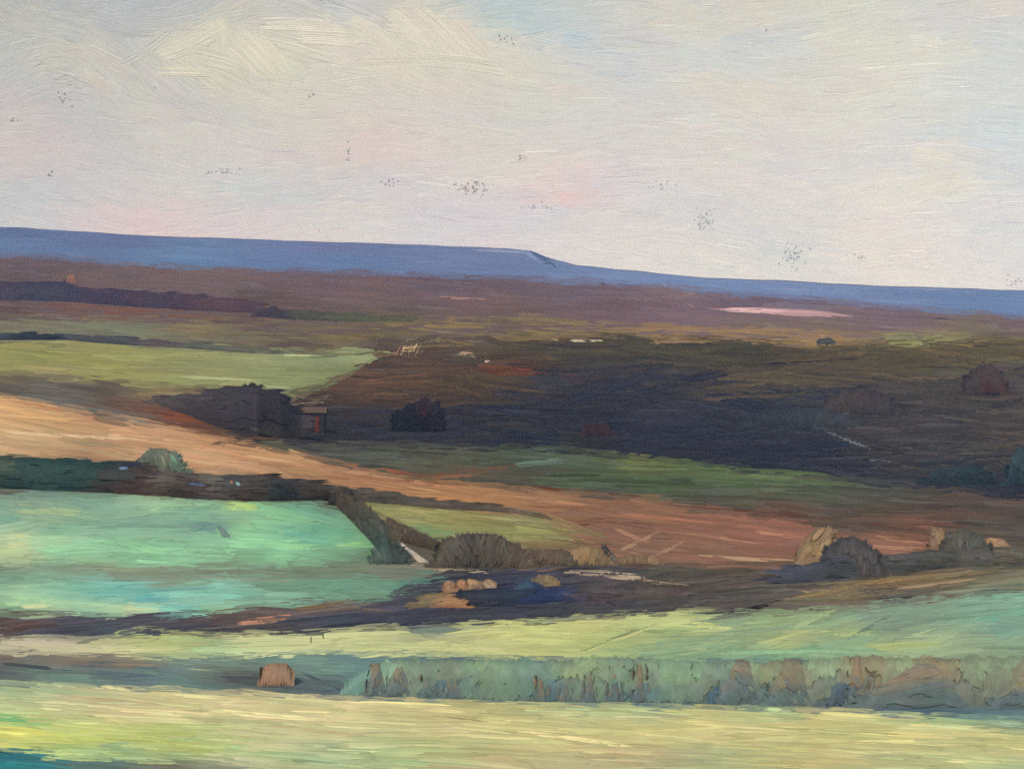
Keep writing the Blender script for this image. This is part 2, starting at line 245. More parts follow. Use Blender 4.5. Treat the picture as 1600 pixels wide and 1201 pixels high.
field('dark_earth', [(-300, 955), (0, 958), (200, 960), (350, 954), (460, 944), (600, 934), (660, 908), (720, 892), (900, 880), (1080, 888), (1290, 880), (1400, 870), (1900, 850), (1900, 915), (1600, 930), (1400, 950), (1200, 958), (1000, 964), (800, 972), (640, 978), (450, 992), (300, 992), (100, 998), (-300, 998)],
  [(0, 968, (102, 78, 70)), (20, 978, (112, 78, 64)), (80, 966, (84, 76, 82)), (150, 970, (84, 82, 88)), (60, 990, (90, 94, 104)), (220, 975, (78, 74, 80)), (200, 985, (92, 96, 104)), (300, 968, (88, 74, 74)), (350, 960, (112, 86, 70)), (320, 985, (80, 72, 78)), (480, 955, (106, 86, 74)), (520, 945, (118, 96, 76)), (500, 968, (70, 76, 92)), (560, 960, (66, 72, 92)), (650, 968, (66, 66, 80)), (740, 960, (68, 70, 80)), (760, 935, (58, 60, 72)), (820, 925, (52, 60, 86)), (850, 950, (70, 74, 84)), (950, 920, (86, 78, 78)), (950, 945, (76, 74, 80)), (1050, 915, (90, 82, 74)), (1050, 950, (84, 82, 80)), (1150, 905, (96, 86, 76)), (1150, 940, (84, 78, 76)), (1250, 905, (72, 74, 86)), (1230, 890, (104, 92, 74)), (1300, 895, (64, 70, 84)), (1350, 890, (80, 80, 84)), (1450, 885, (84, 84, 82)), (1550, 875, (88, 88, 84)), (1300, 925, (126, 110, 80)), (1380, 910, (136, 112, 76)), (1250, 945, (106, 100, 86)), (1400, 930, (92, 88, 84)), (1500, 905, (120, 110, 84)), (1550, 920, (104, 112, 96)), (1600, 900, (124, 120, 96)), (1450, 900, (134, 112, 80))],
  ang=-4, W=(6, 13), L=(60, 150), jit=.17, ridge=1.2, bend=.05, angj=5, groove=1.0, lite=1.3, dark=.72)
field('lime_strip', [(-300, 994), (0, 994), (150, 998), (220, 982), (300, 988), (450, 992), (640, 978), (800, 970), (900, 966), (1060, 952), (1200, 958), (1180, 1000), (1050, 1040), (900, 1030), (700, 1024), (500, 1020), (300, 1028), (0, 1020), (-300, 1016)],
  [(0, 1005, (204, 192, 154)), (80, 1008, (204, 192, 150)), (140, 1012, (206, 200, 148)), (240, 990, (196, 204, 124)), (300, 1000, (194, 202, 128)), (330, 1012, (170, 196, 140)), (390, 998, (222, 220, 148)), (430, 1005, (214, 218, 152)), (500, 1000, (216, 218, 146)), (600, 995, (212, 214, 140)), (700, 1005, (208, 210, 134)), (660, 985, (130, 140, 120)), (800, 990, (206, 208, 124)), (850, 1010, (198, 202, 118)), (900, 985, (204, 202, 122)), (950, 1000, (176, 186, 114)), (1000, 975, (192, 194, 122)), (1040, 990, (160, 180, 116)), (1080, 975, (196, 200, 124)), (1000, 1015, (150, 176, 124)), (950, 1030, (158, 178, 118)), (1100, 1000, (136, 168, 124))],
  ang=-1.5, W=(8, 15), L=(80, 170), jit=.055, ridge=1.0, bend=.05, angj=4)
field('green_field', [(1040, 1000), (1070, 968), (1180, 958), (1350, 946), (1500, 930), (1600, 922), (1900, 905), (1900, 1040), (1600, 1040), (1200, 1040), (960, 1040), (1000, 1015)],
  [(1130, 980, (138, 162, 126)), (1100, 1010, (130, 168, 126)), (1200, 970, (146, 172, 122)), (1220, 1000, (170, 184, 118)), (1280, 980, (136, 162, 118)), (1320, 992, (160, 178, 116)), (1350, 965, (122, 150, 126)), (1300, 1015, (132, 172, 130)), (1400, 985, (114, 144, 122)), (1450, 960, (122, 156, 126)), (1420, 1010, (158, 180, 116)), (1460, 990, (150, 176, 126)), (1500, 975, (112, 158, 130)), (1560, 950, (114, 162, 138)), (1600, 940, (116, 168, 140)), (1550, 985, (116, 162, 136)), (1560, 1010, (136, 168, 124)), (1600, 1000, (120, 164, 134)), (1500, 1020, (140, 164, 122)), (1200, 1030, (124, 164, 128)), (1600, 1035, (122, 142, 112))],
  ang=-7, W=(9, 16), L=(70, 150), jit=.06, ridge=1.0, bend=.08, angj=7)
field('grey_verge', [(-300, 1016), (0, 1018), (200, 1022), (330, 1026), (480, 1018), (700, 1022), (1000, 1034), (1400, 1030), (1900, 1030), (1900, 1130), (1600, 1124), (1200, 1106), (800, 1098), (540, 1092), (400, 1084), (200, 1076), (0, 1066), (-300, 1064)],
  [(0, 1026, (132, 118, 100)), (100, 1032, (132, 122, 106)), (200, 1036, (134, 120, 100)), (240, 1025, (128, 138, 120)), (0, 1042, (92, 96, 98)), (60, 1048, (104, 128, 118)), (130, 1045, (92, 104, 110)), (200, 1052, (92, 114, 120)), (120, 1062, (116, 148, 130)), (260, 1060, (104, 134, 130)), (300, 1035, (112, 140, 126)), (350, 1055, (92, 92, 90)), (400, 1062, (78, 86, 90)), (340, 1042, (120, 140, 118)), (440, 1030, (112, 146, 132)), (500, 1045, (112, 142, 130)), (500, 1075, (90, 104, 110)), (560, 1040, (104, 140, 136)), (300, 1072, (104, 132, 124)), (600, 1080, (92, 118, 124)), (680, 1085, (104, 132, 128)), (800, 1080, (88, 108, 118)), (1000, 1090, (88, 116, 124)), (1200, 1098, (74, 96, 116)), (1400, 1100, (80, 106, 122)), (1600, 1105, (92, 122, 128))],
  ang=3, W=(8, 15), L=(60, 130), jit=.07)
field('foreground_field', [(-300, 1062), (0, 1066), (200, 1076), (400, 1082), (560, 1092), (800, 1096), (1000, 1102), (1200, 1108), (1600, 1122), (1900, 1128), (1900, 1300), (-300, 1300)],
  [(0, 1072, (152, 178, 134)), (60, 1078, (166, 182, 134)), (120, 1085, (186, 188, 138)), (0, 1100, (182, 188, 138)), (100, 1105, (196, 192, 136)), (170, 1098, (196, 176, 130)), (250, 1090, (202, 192, 134)), (250, 1110, (210, 198, 140)), (380, 1095, (206, 192, 138)), (400, 1130, (210, 196, 140)), (60, 1120, (192, 200, 128)), (10, 1125, (122, 180, 112)), (0, 1145, (204, 198, 98)), (60, 1150, (186, 188, 96)), (130, 1150, (188, 194, 98)), (250, 1155, (178, 188, 98)), (320, 1170, (174, 186, 100)), (100, 1165, (164, 188, 110)), (180, 1180, (142, 176, 128)), (350, 1165, (168, 190, 124)), (350, 1185, (186, 184, 140)), (420, 1160, (200, 194, 138)), (300, 1190, (142, 168, 126)),
   (500, 1100, (206, 192, 134)), (550, 1130, (206, 194, 138)), (560, 1160, (186, 190, 134)), (500, 1180, (146, 172, 130)), (600, 1185, (160, 180, 124)), (700, 1170, (182, 186, 122)), (650, 1100, (208, 194, 130)), (700, 1130, (200, 188, 126)), (800, 1120, (196, 188, 122)), (780, 1180, (196, 180, 124)), (850, 1150, (200, 190, 122)), (900, 1108, (170, 186, 134)), (950, 1120, (198, 190, 124)), (1000, 1110, (172, 184, 130)), (1000, 1150, (206, 192, 120)), (1000, 1180, (190, 172, 124)), (1080, 1180, (168, 178, 128)), (1100, 1130, (204, 194, 122)), (1200, 1112, (176, 194, 136)), (1200, 1150, (204, 192, 124)), (1250, 1180, (200, 188, 120)), (1300, 1125, (208, 196, 126)), (1400, 1150, (208, 196, 122)), (1450, 1115, (164, 186, 132)), (1500, 1180, (196, 196, 130)), (1550, 1150, (210, 196, 124)), (1540, 1122, (126, 160, 136)), (1600, 1125, (140, 172, 140)), (1600, 1180, (204, 194, 120)), (1600, 1195, (160, 178, 130)), (1400, 1195, (186, 188, 130)), (900, 1195, (186, 178, 130))],
  ang=3, W=(9, 20), L=(90, 220), jit=.075, ridge=1.3, bw=3.0, bend=.035, groove=.9, lite=1.14, dark=.84)
field('pond_edge', [(-300, 1165), (0, 1168), (60, 1174), (110, 1184), (280, 1188), (430, 1198), (470, 1215), (470, 1250), (-300, 1250)],
  [(0, 1172, (34, 92, 100)), (20, 1180, (46, 112, 122)), (60, 1188, (52, 114, 120)), (0, 1195, (40, 132, 136)), (60, 1198, (44, 126, 134)), (110, 1190, (84, 112, 104)), (160, 1195, (92, 118, 108)), (250, 1200, (118, 114, 94)), (350, 1200, (140, 150, 120))], ang=6, W=(7, 12), L=(50, 100), jit=.1)

def field_colour(c, r):
    out = np.tile(lin((100, 95, 82)), np.shape(c) + (1,))
    for F in FIELDS:
        m = inside(F['poly'], c, r)
        if m.any(): out[m] = colour_at(F['pts'], np.asarray(c)[m], np.asarray(r)[m])
    return out

# ground: one sheet from under the viewer to behind the last ridge
gc = np.concatenate([np.arange(-1500, -40, 60), np.arange(-40, 1641, 8), np.arange(1660, 3101, 60)]).astype(float)
rows = []
gr = np.concatenate([np.linspace(0, 1, 330)])
Cg = np.repeat(gc[:, None], len(gr), 1); Rg = crest_row(Cg) + .2 + gr[None, :] * (1329 - crest_row(Cg))
Vg = land(Cg, Rg, -.1); Kg = bare(field_colour(Cg, Rg), depth(Cg, Rg)) * GAIN['ground']
near = Vg[:, -1:].copy(); near[..., 1] = -600; near[..., 0] *= 12
far = Vg[:, :1].copy(); far[..., :2] *= 1.1; far[..., 2] = -150
Vg = np.concatenate([far, Vg, near], 1); Kg = np.concatenate([Kg[:, :1], Kg, Kg[:, -1:]], 1)
b = Buf(); b.grid(Vg, Kg)
M_GROUND = paint_material('ground_paint', .7, .05, .1, .15)
tag(b.build('ground', M_GROUND), kind='structure')

def lay(F, rank):
    over = [G['poly'] for G in FIELDS[rank + 1:] if G['name'] == 'pond_edge']
    P = np.array(F['poly']); lo, hi = P.min(0), P.max(0); lo = np.maximum(lo, (-190, 300)); hi = np.minimum(hi, (1790, 1235))
    a = np.abs(np.sum(P[:, 0] * np.roll(P[:, 1], -1) - np.roll(P[:, 0], -1) * P[:, 1])) / 2
    buf = Buf(); Lm = sum(F['L']) / 2; Wm = sum(F['W']) / 2
    n = int(F['cover'] * (hi[0] - lo[0]) * (hi[1] - lo[1]) / (Lm * Wm))
    c = rng.uniform(lo[0], hi[0], n); r = rng.uniform(lo[1], hi[1], n); k = inside(F['poly'], c, r)
    for q in over: k &= ~inside(q, c, r)
    c, r = c[k], r[k]
    for i in range(len(c)):
        L = rng.uniform(*F['L']); W = rng.uniform(*F['W']); ang = math.radians(F['ang'] + rng.normal(0, F['angj']))
        tries = 0
        while tries < 4:
            dc, dr = L / 2 * math.cos(ang) * .62, L / 2 * math.sin(ang) * .62; nv = W / 2 * .75
            if inside(F['poly'], [c[i] - dc, c[i] + dc, c[i], c[i]], [r[i] - dr, r[i] + dr, r[i] - nv, r[i] + nv]).all(): break
            L *= .66; W = max(W * .72, 2.5); tries += 1
        e = bare(colour_at(F['pts'], np.array([c[i] - dc, c[i] + dc]), np.array([r[i] - dr, r[i] + dr])), depth(c[i], r[i])) * GAIN['ground']
        e = e * np.exp(rng.normal(0, .045)) * np.exp(rng.normal(0, .02, 3))
        stroke(buf, land, c[i], r[i], L, W, ang, e[0], e[1], rank * .006 + .06 + rng.uniform(0, .08), F['bw'], F['ridge'], rng.normal(0, F['bend']), F['jit'])
    n = int(F['groove'] * a / 900)                       # long fine furrows and bristle lines; glints and groove shade painted lighter or darker
    c = rng.uniform(lo[0], hi[0], n); r = rng.uniform(lo[1], hi[1], n); k = inside(F['poly'], c, r)
    for q in over: k &= ~inside(q, c, r)
    for x, y_ in zip(c[k], r[k]):
        L = rng.uniform(40, 190); ang = math.radians(F['ang'] + vnoise(x / 160, y_ / 40, rank) * F['angj'] + rng.normal(0, 1.2))
        if not inside(F['poly'], [x - L / 2, x + L / 2], [y_ - L / 2 * math.sin(ang), y_ + L / 2 * math.sin(ang)]).all(): L *= .5
        e = bare(colour_at(F['pts'], np.array([x, x + 9]), np.array([y_, y_])), depth(x, y_)) * GAIN['ground'] * (F['lite'] if rng.uniform() < .5 else F['dark'])
        stroke(buf, land, x, y_, L, 2.2 * rng.integers(1, 3), ang, e[0], e[1], rank * .006 + .2, rng.uniform(1.5, 2.4), F['ridge'] * 1.3, rng.normal(0, F['bend'] * .7), F['jit'])
    return buf
def smear(buf, F, rank):
    """strokes dragged along the margin of a field, mixing it with its neighbour"""
    P = F['poly']; cs_, rs_, an = [], [], []
    for k in range(len(P)):
        (x1, y1), (x2, y2) = P[k], P[(k + 1) % len(P)]; ln = math.hypot(x2 - x1, y2 - y1)
        for _ in range(int(ln / 16)):
            u = rng.uniform(); x, y = x1 + (x2 - x1) * u, y1 + (y2 - y1) * u
            if -20 < x < 1620 and crest_row(x) + 14 < y < 1205 and abs(x2 - x1) > 1 and abs(y2 - y1) < 1.1 * abs(x2 - x1): cs_.append(x); rs_.append(y); an.append(math.atan((y2 - y1) / (x2 - x1)))
    if not cs_: return
    cs_, rs_ = np.array(cs_), np.array(rs_) + rng.normal(0, 2, len(cs_))
    up = field_colour(cs_, rs_ - 7); dn = field_colour(cs_, rs_ + 7); m = rng.uniform(.2, .8, len(cs_))[:, None]
    a_ = bare(up * m + dn * (1 - m), depth(cs_, rs_)) * GAIN['ground']; m = np.clip(m + rng.normal(0, .2, m.shape), 0, 1); b_ = bare(up * m + dn * (1 - m), depth(cs_, rs_)) * GAIN['ground']
    for k in range(len(cs_)): stroke(buf, land, cs_[k], rs_[k], rng.uniform(30, 90), rng.uniform(3, 8), an[k] * .9 + rng.normal(0, .03), a_[k], b_[k], rank * .006 + .2, F['bw'], F['ridge'], rng.normal(0, .04), F['jit'])
EXTRA = {}       # extra strokes by field: (c, r, L, W, degrees, colour, bend)
def dabs(name, *items): EXTRA.setdefault(name, []).extend((c, r, L, W, a, mute(q, .84 if name != 'dark_hillside' or r < 600 else .7), bd) for c, r, L, W, a, q, bd in items)
dabs('heather_moor', (1215, 487, 240, 7, 2.8, (186, 142, 146), .02), (1250, 492, 180, 5, 3, (196, 152, 154), 0), (1180, 486, 120, 7, 2, (226, 176, 174), 0), (1240, 489, 130, 5, 3, (222, 180, 178), 0), (1270, 491, 120, 6, 3, (200, 150, 152), 0), (1085, 481, 38, 3, 28, (190, 150, 142), .05),
  (1075, 462, 60, 7, -14, (138, 112, 116), .1), (110, 437, 16, 10, 80, (150, 108, 62), 0), (720, 466, 90, 3, 4, (170, 130, 120), 0), (1390, 512, 60, 4, 2, (150, 118, 130), 0), (1480, 498, 130, 3, 2, (96, 76, 82), 0), (960, 446, 160, 3, 3, (92, 76, 88), .02), (640, 434, 160, 3, 3, (104, 82, 88), 0))
dabs('distant_ridge', (845, 404, 46, 5, 38, (84, 100, 146), .1), (832, 402, 40, 5, 36, (130, 150, 190), .1), (856, 408, 44, 3, 36, (60, 76, 116), .1), (780, 392, 120, 3, 3, (140, 150, 184), 0), (1240, 452, 120, 3, 1, (134, 152, 190), 0), (1440, 452, 120, 3, 1, (134, 146, 180), 0), (920, 424, 60, 3, 14, (140, 160, 196), .05))
dabs('russet_strip', (200, 489, 120, 7, 1.5, (130, 82, 66), 0))
dabs('ochre_heath', (1410, 529, 80, 5, 2, (152, 154, 94), 0), (1440, 531, 70, 3, 0, (164, 166, 100), 0), (1150, 531, 140, 4, 3, (184, 144, 96), 0))
dabs('meadow', (200, 578, 220, 4, 3, (176, 172, 108), 0), (360, 592, 180, 3, 3, (168, 170, 116), 0), (60, 534, 160, 3, 1, (176, 170, 112), 0), (470, 556, 90, 4, 2, (172, 178, 124), 0), (430, 604, 60, 3, 3, (176, 178, 128), 0))
dabs('fallow_strip', (250, 648, 120, 6, 8, (136, 74, 56), .03), (280, 655, 70, 6, 5, (146, 84, 62), 0), (170, 645, 200, 5, 13, (118, 118, 108), .02), (80, 627, 130, 4, 10, (114, 112, 104), .02), (270, 670, 110, 4, 13, (112, 108, 98), 0), (260, 616, 70, 5, 2, (146, 128, 92), 0))
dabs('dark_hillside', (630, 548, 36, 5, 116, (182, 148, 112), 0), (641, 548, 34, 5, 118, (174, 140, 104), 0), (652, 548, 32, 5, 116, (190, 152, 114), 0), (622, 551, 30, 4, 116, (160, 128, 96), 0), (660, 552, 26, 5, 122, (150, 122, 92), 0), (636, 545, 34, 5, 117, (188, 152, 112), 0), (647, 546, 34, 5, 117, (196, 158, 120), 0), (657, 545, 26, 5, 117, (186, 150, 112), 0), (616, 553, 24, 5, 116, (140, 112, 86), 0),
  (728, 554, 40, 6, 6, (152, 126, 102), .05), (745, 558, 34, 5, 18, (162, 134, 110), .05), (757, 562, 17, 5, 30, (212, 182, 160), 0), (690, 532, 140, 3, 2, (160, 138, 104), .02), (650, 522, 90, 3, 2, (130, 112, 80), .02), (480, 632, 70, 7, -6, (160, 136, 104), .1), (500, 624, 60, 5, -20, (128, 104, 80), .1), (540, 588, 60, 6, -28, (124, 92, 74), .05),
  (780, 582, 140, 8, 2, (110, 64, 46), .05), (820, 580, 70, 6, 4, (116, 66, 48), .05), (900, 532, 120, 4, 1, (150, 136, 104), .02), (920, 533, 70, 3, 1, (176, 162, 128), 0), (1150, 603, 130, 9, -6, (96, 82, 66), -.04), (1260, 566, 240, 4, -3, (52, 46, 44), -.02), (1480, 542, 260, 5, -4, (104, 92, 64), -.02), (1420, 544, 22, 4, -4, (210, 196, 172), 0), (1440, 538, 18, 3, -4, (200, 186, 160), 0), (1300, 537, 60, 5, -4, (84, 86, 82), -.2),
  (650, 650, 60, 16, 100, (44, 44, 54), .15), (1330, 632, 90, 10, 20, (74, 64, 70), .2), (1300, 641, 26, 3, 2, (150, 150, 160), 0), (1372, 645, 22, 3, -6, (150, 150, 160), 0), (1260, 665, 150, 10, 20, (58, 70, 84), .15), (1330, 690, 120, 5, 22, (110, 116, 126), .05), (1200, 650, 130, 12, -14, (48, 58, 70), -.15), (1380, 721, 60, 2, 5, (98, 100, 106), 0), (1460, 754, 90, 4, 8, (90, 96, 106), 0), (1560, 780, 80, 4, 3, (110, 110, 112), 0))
dabs('dull_green_plot', (850, 722, 110, 10, -6, (110, 136, 116), -.05), (1020, 724, 110, 5, 3, (98, 106, 66), 0), (1180, 736, 260, 5, 3, (88, 108, 68), 0), (1150, 752, 300, 5, 3, (74, 94, 66), 0), (1000, 752, 240, 5, 2, (78, 96, 70), 0), (720, 738, 240, 7, -6, (120, 82, 58), -.02), (690, 746, 180, 5, -5, (134, 92, 66), -.02), (1450, 785, 200, 4, 3, (112, 108, 96), 0), (540, 714, 160, 5, 5, (104, 108, 96), 0))
dabs('stubble_field', (120, 682, 260, 4, 3, (232, 188, 142), 0), (60, 652, 180, 6, 4, (216, 162, 108), 0), (60, 633, 120, 5, 10, (210, 142, 94), 0), (330, 690, 180, 6, 12, (214, 150, 104), .02), (150, 697, 90, 10, 4, (160, 136, 102), 0), (208, 690, 26, 10, 0, (232, 182, 138), 0), (430, 720, 120, 4, 9, (226, 176, 128), 0), (600, 744, 180, 4, 8, (214, 162, 112), 0), (440, 742, 18, 8, 10, (214, 168, 112), 0), (600, 757, 120, 6, 4, (196, 140, 94), 0), (700, 774, 150, 5, 5, (206, 154, 104), 0), (840, 782, 200, 4, 6, (202, 142, 100), .03), (560, 727, 200, 5, 9, (160, 100, 70), 0), (660, 744, 120, 4, 8, (140, 86, 62), 0),
  (900, 768, 260, 5, 5, (108, 62, 46), .02), (1180, 802, 300, 5, 5, (112, 66, 52), .02), (1000, 846, 90, 4, -26, (176, 130, 100), 0), (1050, 855, 70, 4, -28, (172, 128, 100), 0), (990, 838, 70, 4, 24, (164, 116, 90), 0), (930, 815, 80, 7, -6, (130, 82, 60), .1), (1130, 840, 160, 4, 8, (196, 136, 108), 0), (1230, 838, 120, 5, 9, (196, 134, 104), 0), (1150, 872, 220, 4, 3, (180, 140, 108), 0), (1400, 843, 90, 7, 6, (184, 124, 94), 0), (1390, 856, 120, 4, 2, (190, 134, 104), 0), (1050, 812, 200, 5, 6, (190, 120, 90), .02))
dabs('yellow_plot', (640, 797, 120, 5, 6, (174, 166, 104), 0), (680, 832, 70, 7, 4, (132, 164, 106), 0), (840, 826, 120, 5, 5, (168, 166, 92), 0), (780, 810, 140, 4, 6, (164, 154, 98), 0), (880, 840, 80, 5, 4, (150, 150, 92), 0), (810, 800, 110, 4, 7, (110, 104, 88), .05))
dabs('dark_earth', (420, 968, 96, 11, -6, (178, 122, 92), -.04), (400, 972, 60, 6, -3, (186, 130, 98), 0), (510, 944, 130, 8, -7, (120, 98, 78), -.04), (690, 932, 80, 10, -10, (140, 110, 72), -.1), (700, 938, 60, 8, -2, (166, 114, 70), -.1),
  (860, 974, 30, 4, -3, (60, 60, 72), 0), (890, 968, 110, 5, -5, (176, 192, 156), -.02), (800, 934, 90, 8, -4, (44, 58, 92), 0), (840, 926, 90, 8, 0, (40, 58, 100), 0), (840, 888, 90, 8, 2, (122, 96, 74), 0), (950, 898, 160, 8, 3, (176, 150, 124), 0), (990, 904, 90, 5, 4, (190, 168, 138), 0), (920, 893, 90, 5, 0, (160, 138, 110), 0), (1040, 912, 90, 5, 6, (140, 118, 98), 0),
  (1310, 922, 220, 9, -12, (140, 116, 78), -.05), (1380, 908, 240, 6, -7, (156, 124, 80), -.04), (1200, 944, 110, 5, -14, (50, 44, 50), 0), (1460, 900, 200, 5, -5, (150, 130, 94), 0), (1380, 932, 100, 12, 20, (84, 80, 84), 0), (1075, 948, 12, 3, 0, (220, 220, 214), 0), (1250, 897, 50, 6, 0, (60, 82, 104), 0), (1280, 876, 110, 4, 2, (150, 124, 82), 0), (1380, 877, 180, 4, -2, (96, 96, 92), 0), (930, 932, 90, 5, 24, (60, 58, 68), .1))
dabs('mint_field', (300, 862, 240, 10, 1.5, (146, 208, 150), 0), (120, 858, 120, 14, 1, (144, 204, 150), 0), (380, 792, 60, 14, 8, (172, 206, 120), 0), (450, 805, 120, 16, 10, (136, 200, 146), 0), (420, 850, 170, 16, 2, (146, 212, 150), 0), (480, 835, 90, 14, 4, (110, 182, 150), 0), (350, 835, 40, 10, 50, (112, 138, 132), .1), (25, 845, 50, 22, 2, (190, 200, 144), 0), (350, 845, 60, 3, 60, (120, 180, 130), .1), (545, 850, 60, 6, -8, (158, 210, 136), 0), (70, 800, 120, 6, 2, (164, 182, 128), 0))
dabs('turquoise_field', (205, 933, 50, 4, 0, (96, 168, 166), 0), (190, 925, 170, 10, 0, (114, 184, 168), 0), (280, 950, 80, 8, -2, (114, 182, 168), 0), (50, 940, 90, 10, -2, (168, 208, 158), 0), (60, 947, 60, 7, -6, (200, 208, 150), 0), (220, 948, 60, 8, -6, (196, 212, 160), 0), (300, 930, 170, 8, 2, (128, 200, 176), 0), (640, 928, 120, 4, -3, (70, 96, 90), 0), (380, 906, 200, 5, 3, (140, 130, 112), 0))
dabs('lime_strip', (450, 1000, 180, 14, 0, (226, 224, 150), 0), (390, 998, 60, 12, -3, (232, 226, 156), 0), (560, 992, 180, 8, -2, (218, 220, 146), 0), (700, 1014, 260, 6, 1, (218, 218, 140), 0), (840, 998, 200, 6, 0, (222, 216, 128), 0), (960, 998, 160, 5, -20, (120, 140, 94), .02), (930, 1012, 130, 5, -20, (192, 200, 120), .02), (1000, 985, 120, 5, -20, (206, 206, 128), 0), (60, 1004, 150, 12, 2, (214, 198, 160), 0), (1100, 976, 50, 8, 2, (206, 206, 124), 0), (680, 984, 90, 8, -5, (120, 134, 118), -.03), (1040, 970, 130, 4, -18, (100, 118, 92), 0))
dabs('green_field', (1360, 980, 130, 5, -30, (96, 122, 106), .05), (1400, 975, 120, 8, -30, (112, 146, 124), .05), (1280, 962, 100, 8, -24, (160, 182, 124), .05), (1230, 995, 150, 6, -14, (184, 192, 120), 0), (1330, 990, 120, 6, 2, (176, 186, 112), 0), (1420, 1010, 160, 14, -2, (170, 186, 114), .0), (1560, 965, 110, 10, -14, (106, 166, 142), .05), (1450, 985, 80, 6, -20, (170, 186, 130), 0), (1230, 1018, 300, 5, -1, (140, 182, 134), 0))
dabs('grey_verge', (150, 1034, 220, 12, 3, (136, 118, 98), 0), (60, 1042, 160, 4, 6, (72, 80, 88), 0), (200, 1054, 160, 8, 6, (86, 108, 118), 0), (400, 1062, 160, 8, 3, (76, 80, 84), 0), (520, 1072, 120, 4, 24, (72, 88, 96), 0), (320, 1047, 60, 4, 4, (176, 178, 128), 0), (240, 1045, 90, 6, 2, (96, 120, 124), 0))
dabs('foreground_field', (700, 1122, 260, 4, 6, (160, 142, 92), .05), (760, 1130, 240, 4, 9, (172, 156, 100), .08), (780, 1150, 300, 6, 1, (206, 196, 132), .02), (900, 1155, 220, 5, 8, (226, 212, 142), .06), (1200, 1132, 360, 5, 2, (226, 208, 132), 0), (1400, 1160, 320, 5, 3, (224, 212, 142), 0), (1050, 1158, 320, 5, 0, (218, 206, 132), 0), (1300, 1142, 300, 4, 3, (170, 158, 96), 0), (250, 1112, 200, 5, 3, (224, 206, 146), 0), (30, 1144, 120, 10, 2, (212, 202, 92), 0), (20, 1126, 60, 6, 5, (112, 180, 110), 0), (220, 1158, 200, 10, 4, (180, 192, 96), 0), (170, 1098, 26, 14, 0, (200, 176, 132), 0), (380, 1168, 60, 10, -6, (160, 194, 130), 0), (1520, 1122, 120, 9, 5, (110, 148, 134), 0), (1000, 1182, 140, 6, 4, (184, 164, 118), 0), (460, 1120, 200, 5, 2, (222, 204, 148), 0), (1150, 1176, 110, 6, -14, (182, 190, 128), 0))
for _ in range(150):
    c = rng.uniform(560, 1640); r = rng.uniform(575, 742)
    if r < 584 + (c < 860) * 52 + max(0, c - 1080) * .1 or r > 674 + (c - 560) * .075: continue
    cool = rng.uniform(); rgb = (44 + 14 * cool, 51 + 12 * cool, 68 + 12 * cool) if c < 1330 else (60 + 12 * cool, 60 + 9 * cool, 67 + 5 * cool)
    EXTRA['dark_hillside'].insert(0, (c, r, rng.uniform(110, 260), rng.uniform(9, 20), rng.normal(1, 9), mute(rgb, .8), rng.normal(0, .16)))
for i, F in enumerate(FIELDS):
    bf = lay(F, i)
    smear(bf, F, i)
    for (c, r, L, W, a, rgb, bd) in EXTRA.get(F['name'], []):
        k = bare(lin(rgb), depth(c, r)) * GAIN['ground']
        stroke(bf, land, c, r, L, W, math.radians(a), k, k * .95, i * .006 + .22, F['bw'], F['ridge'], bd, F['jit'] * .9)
    tag(bf.build(F['name'], paint_material(F['name'] + '_paint', F['rough'], F['spec'] if i > 14 else 0.0, .08, .2)), kind='structure')

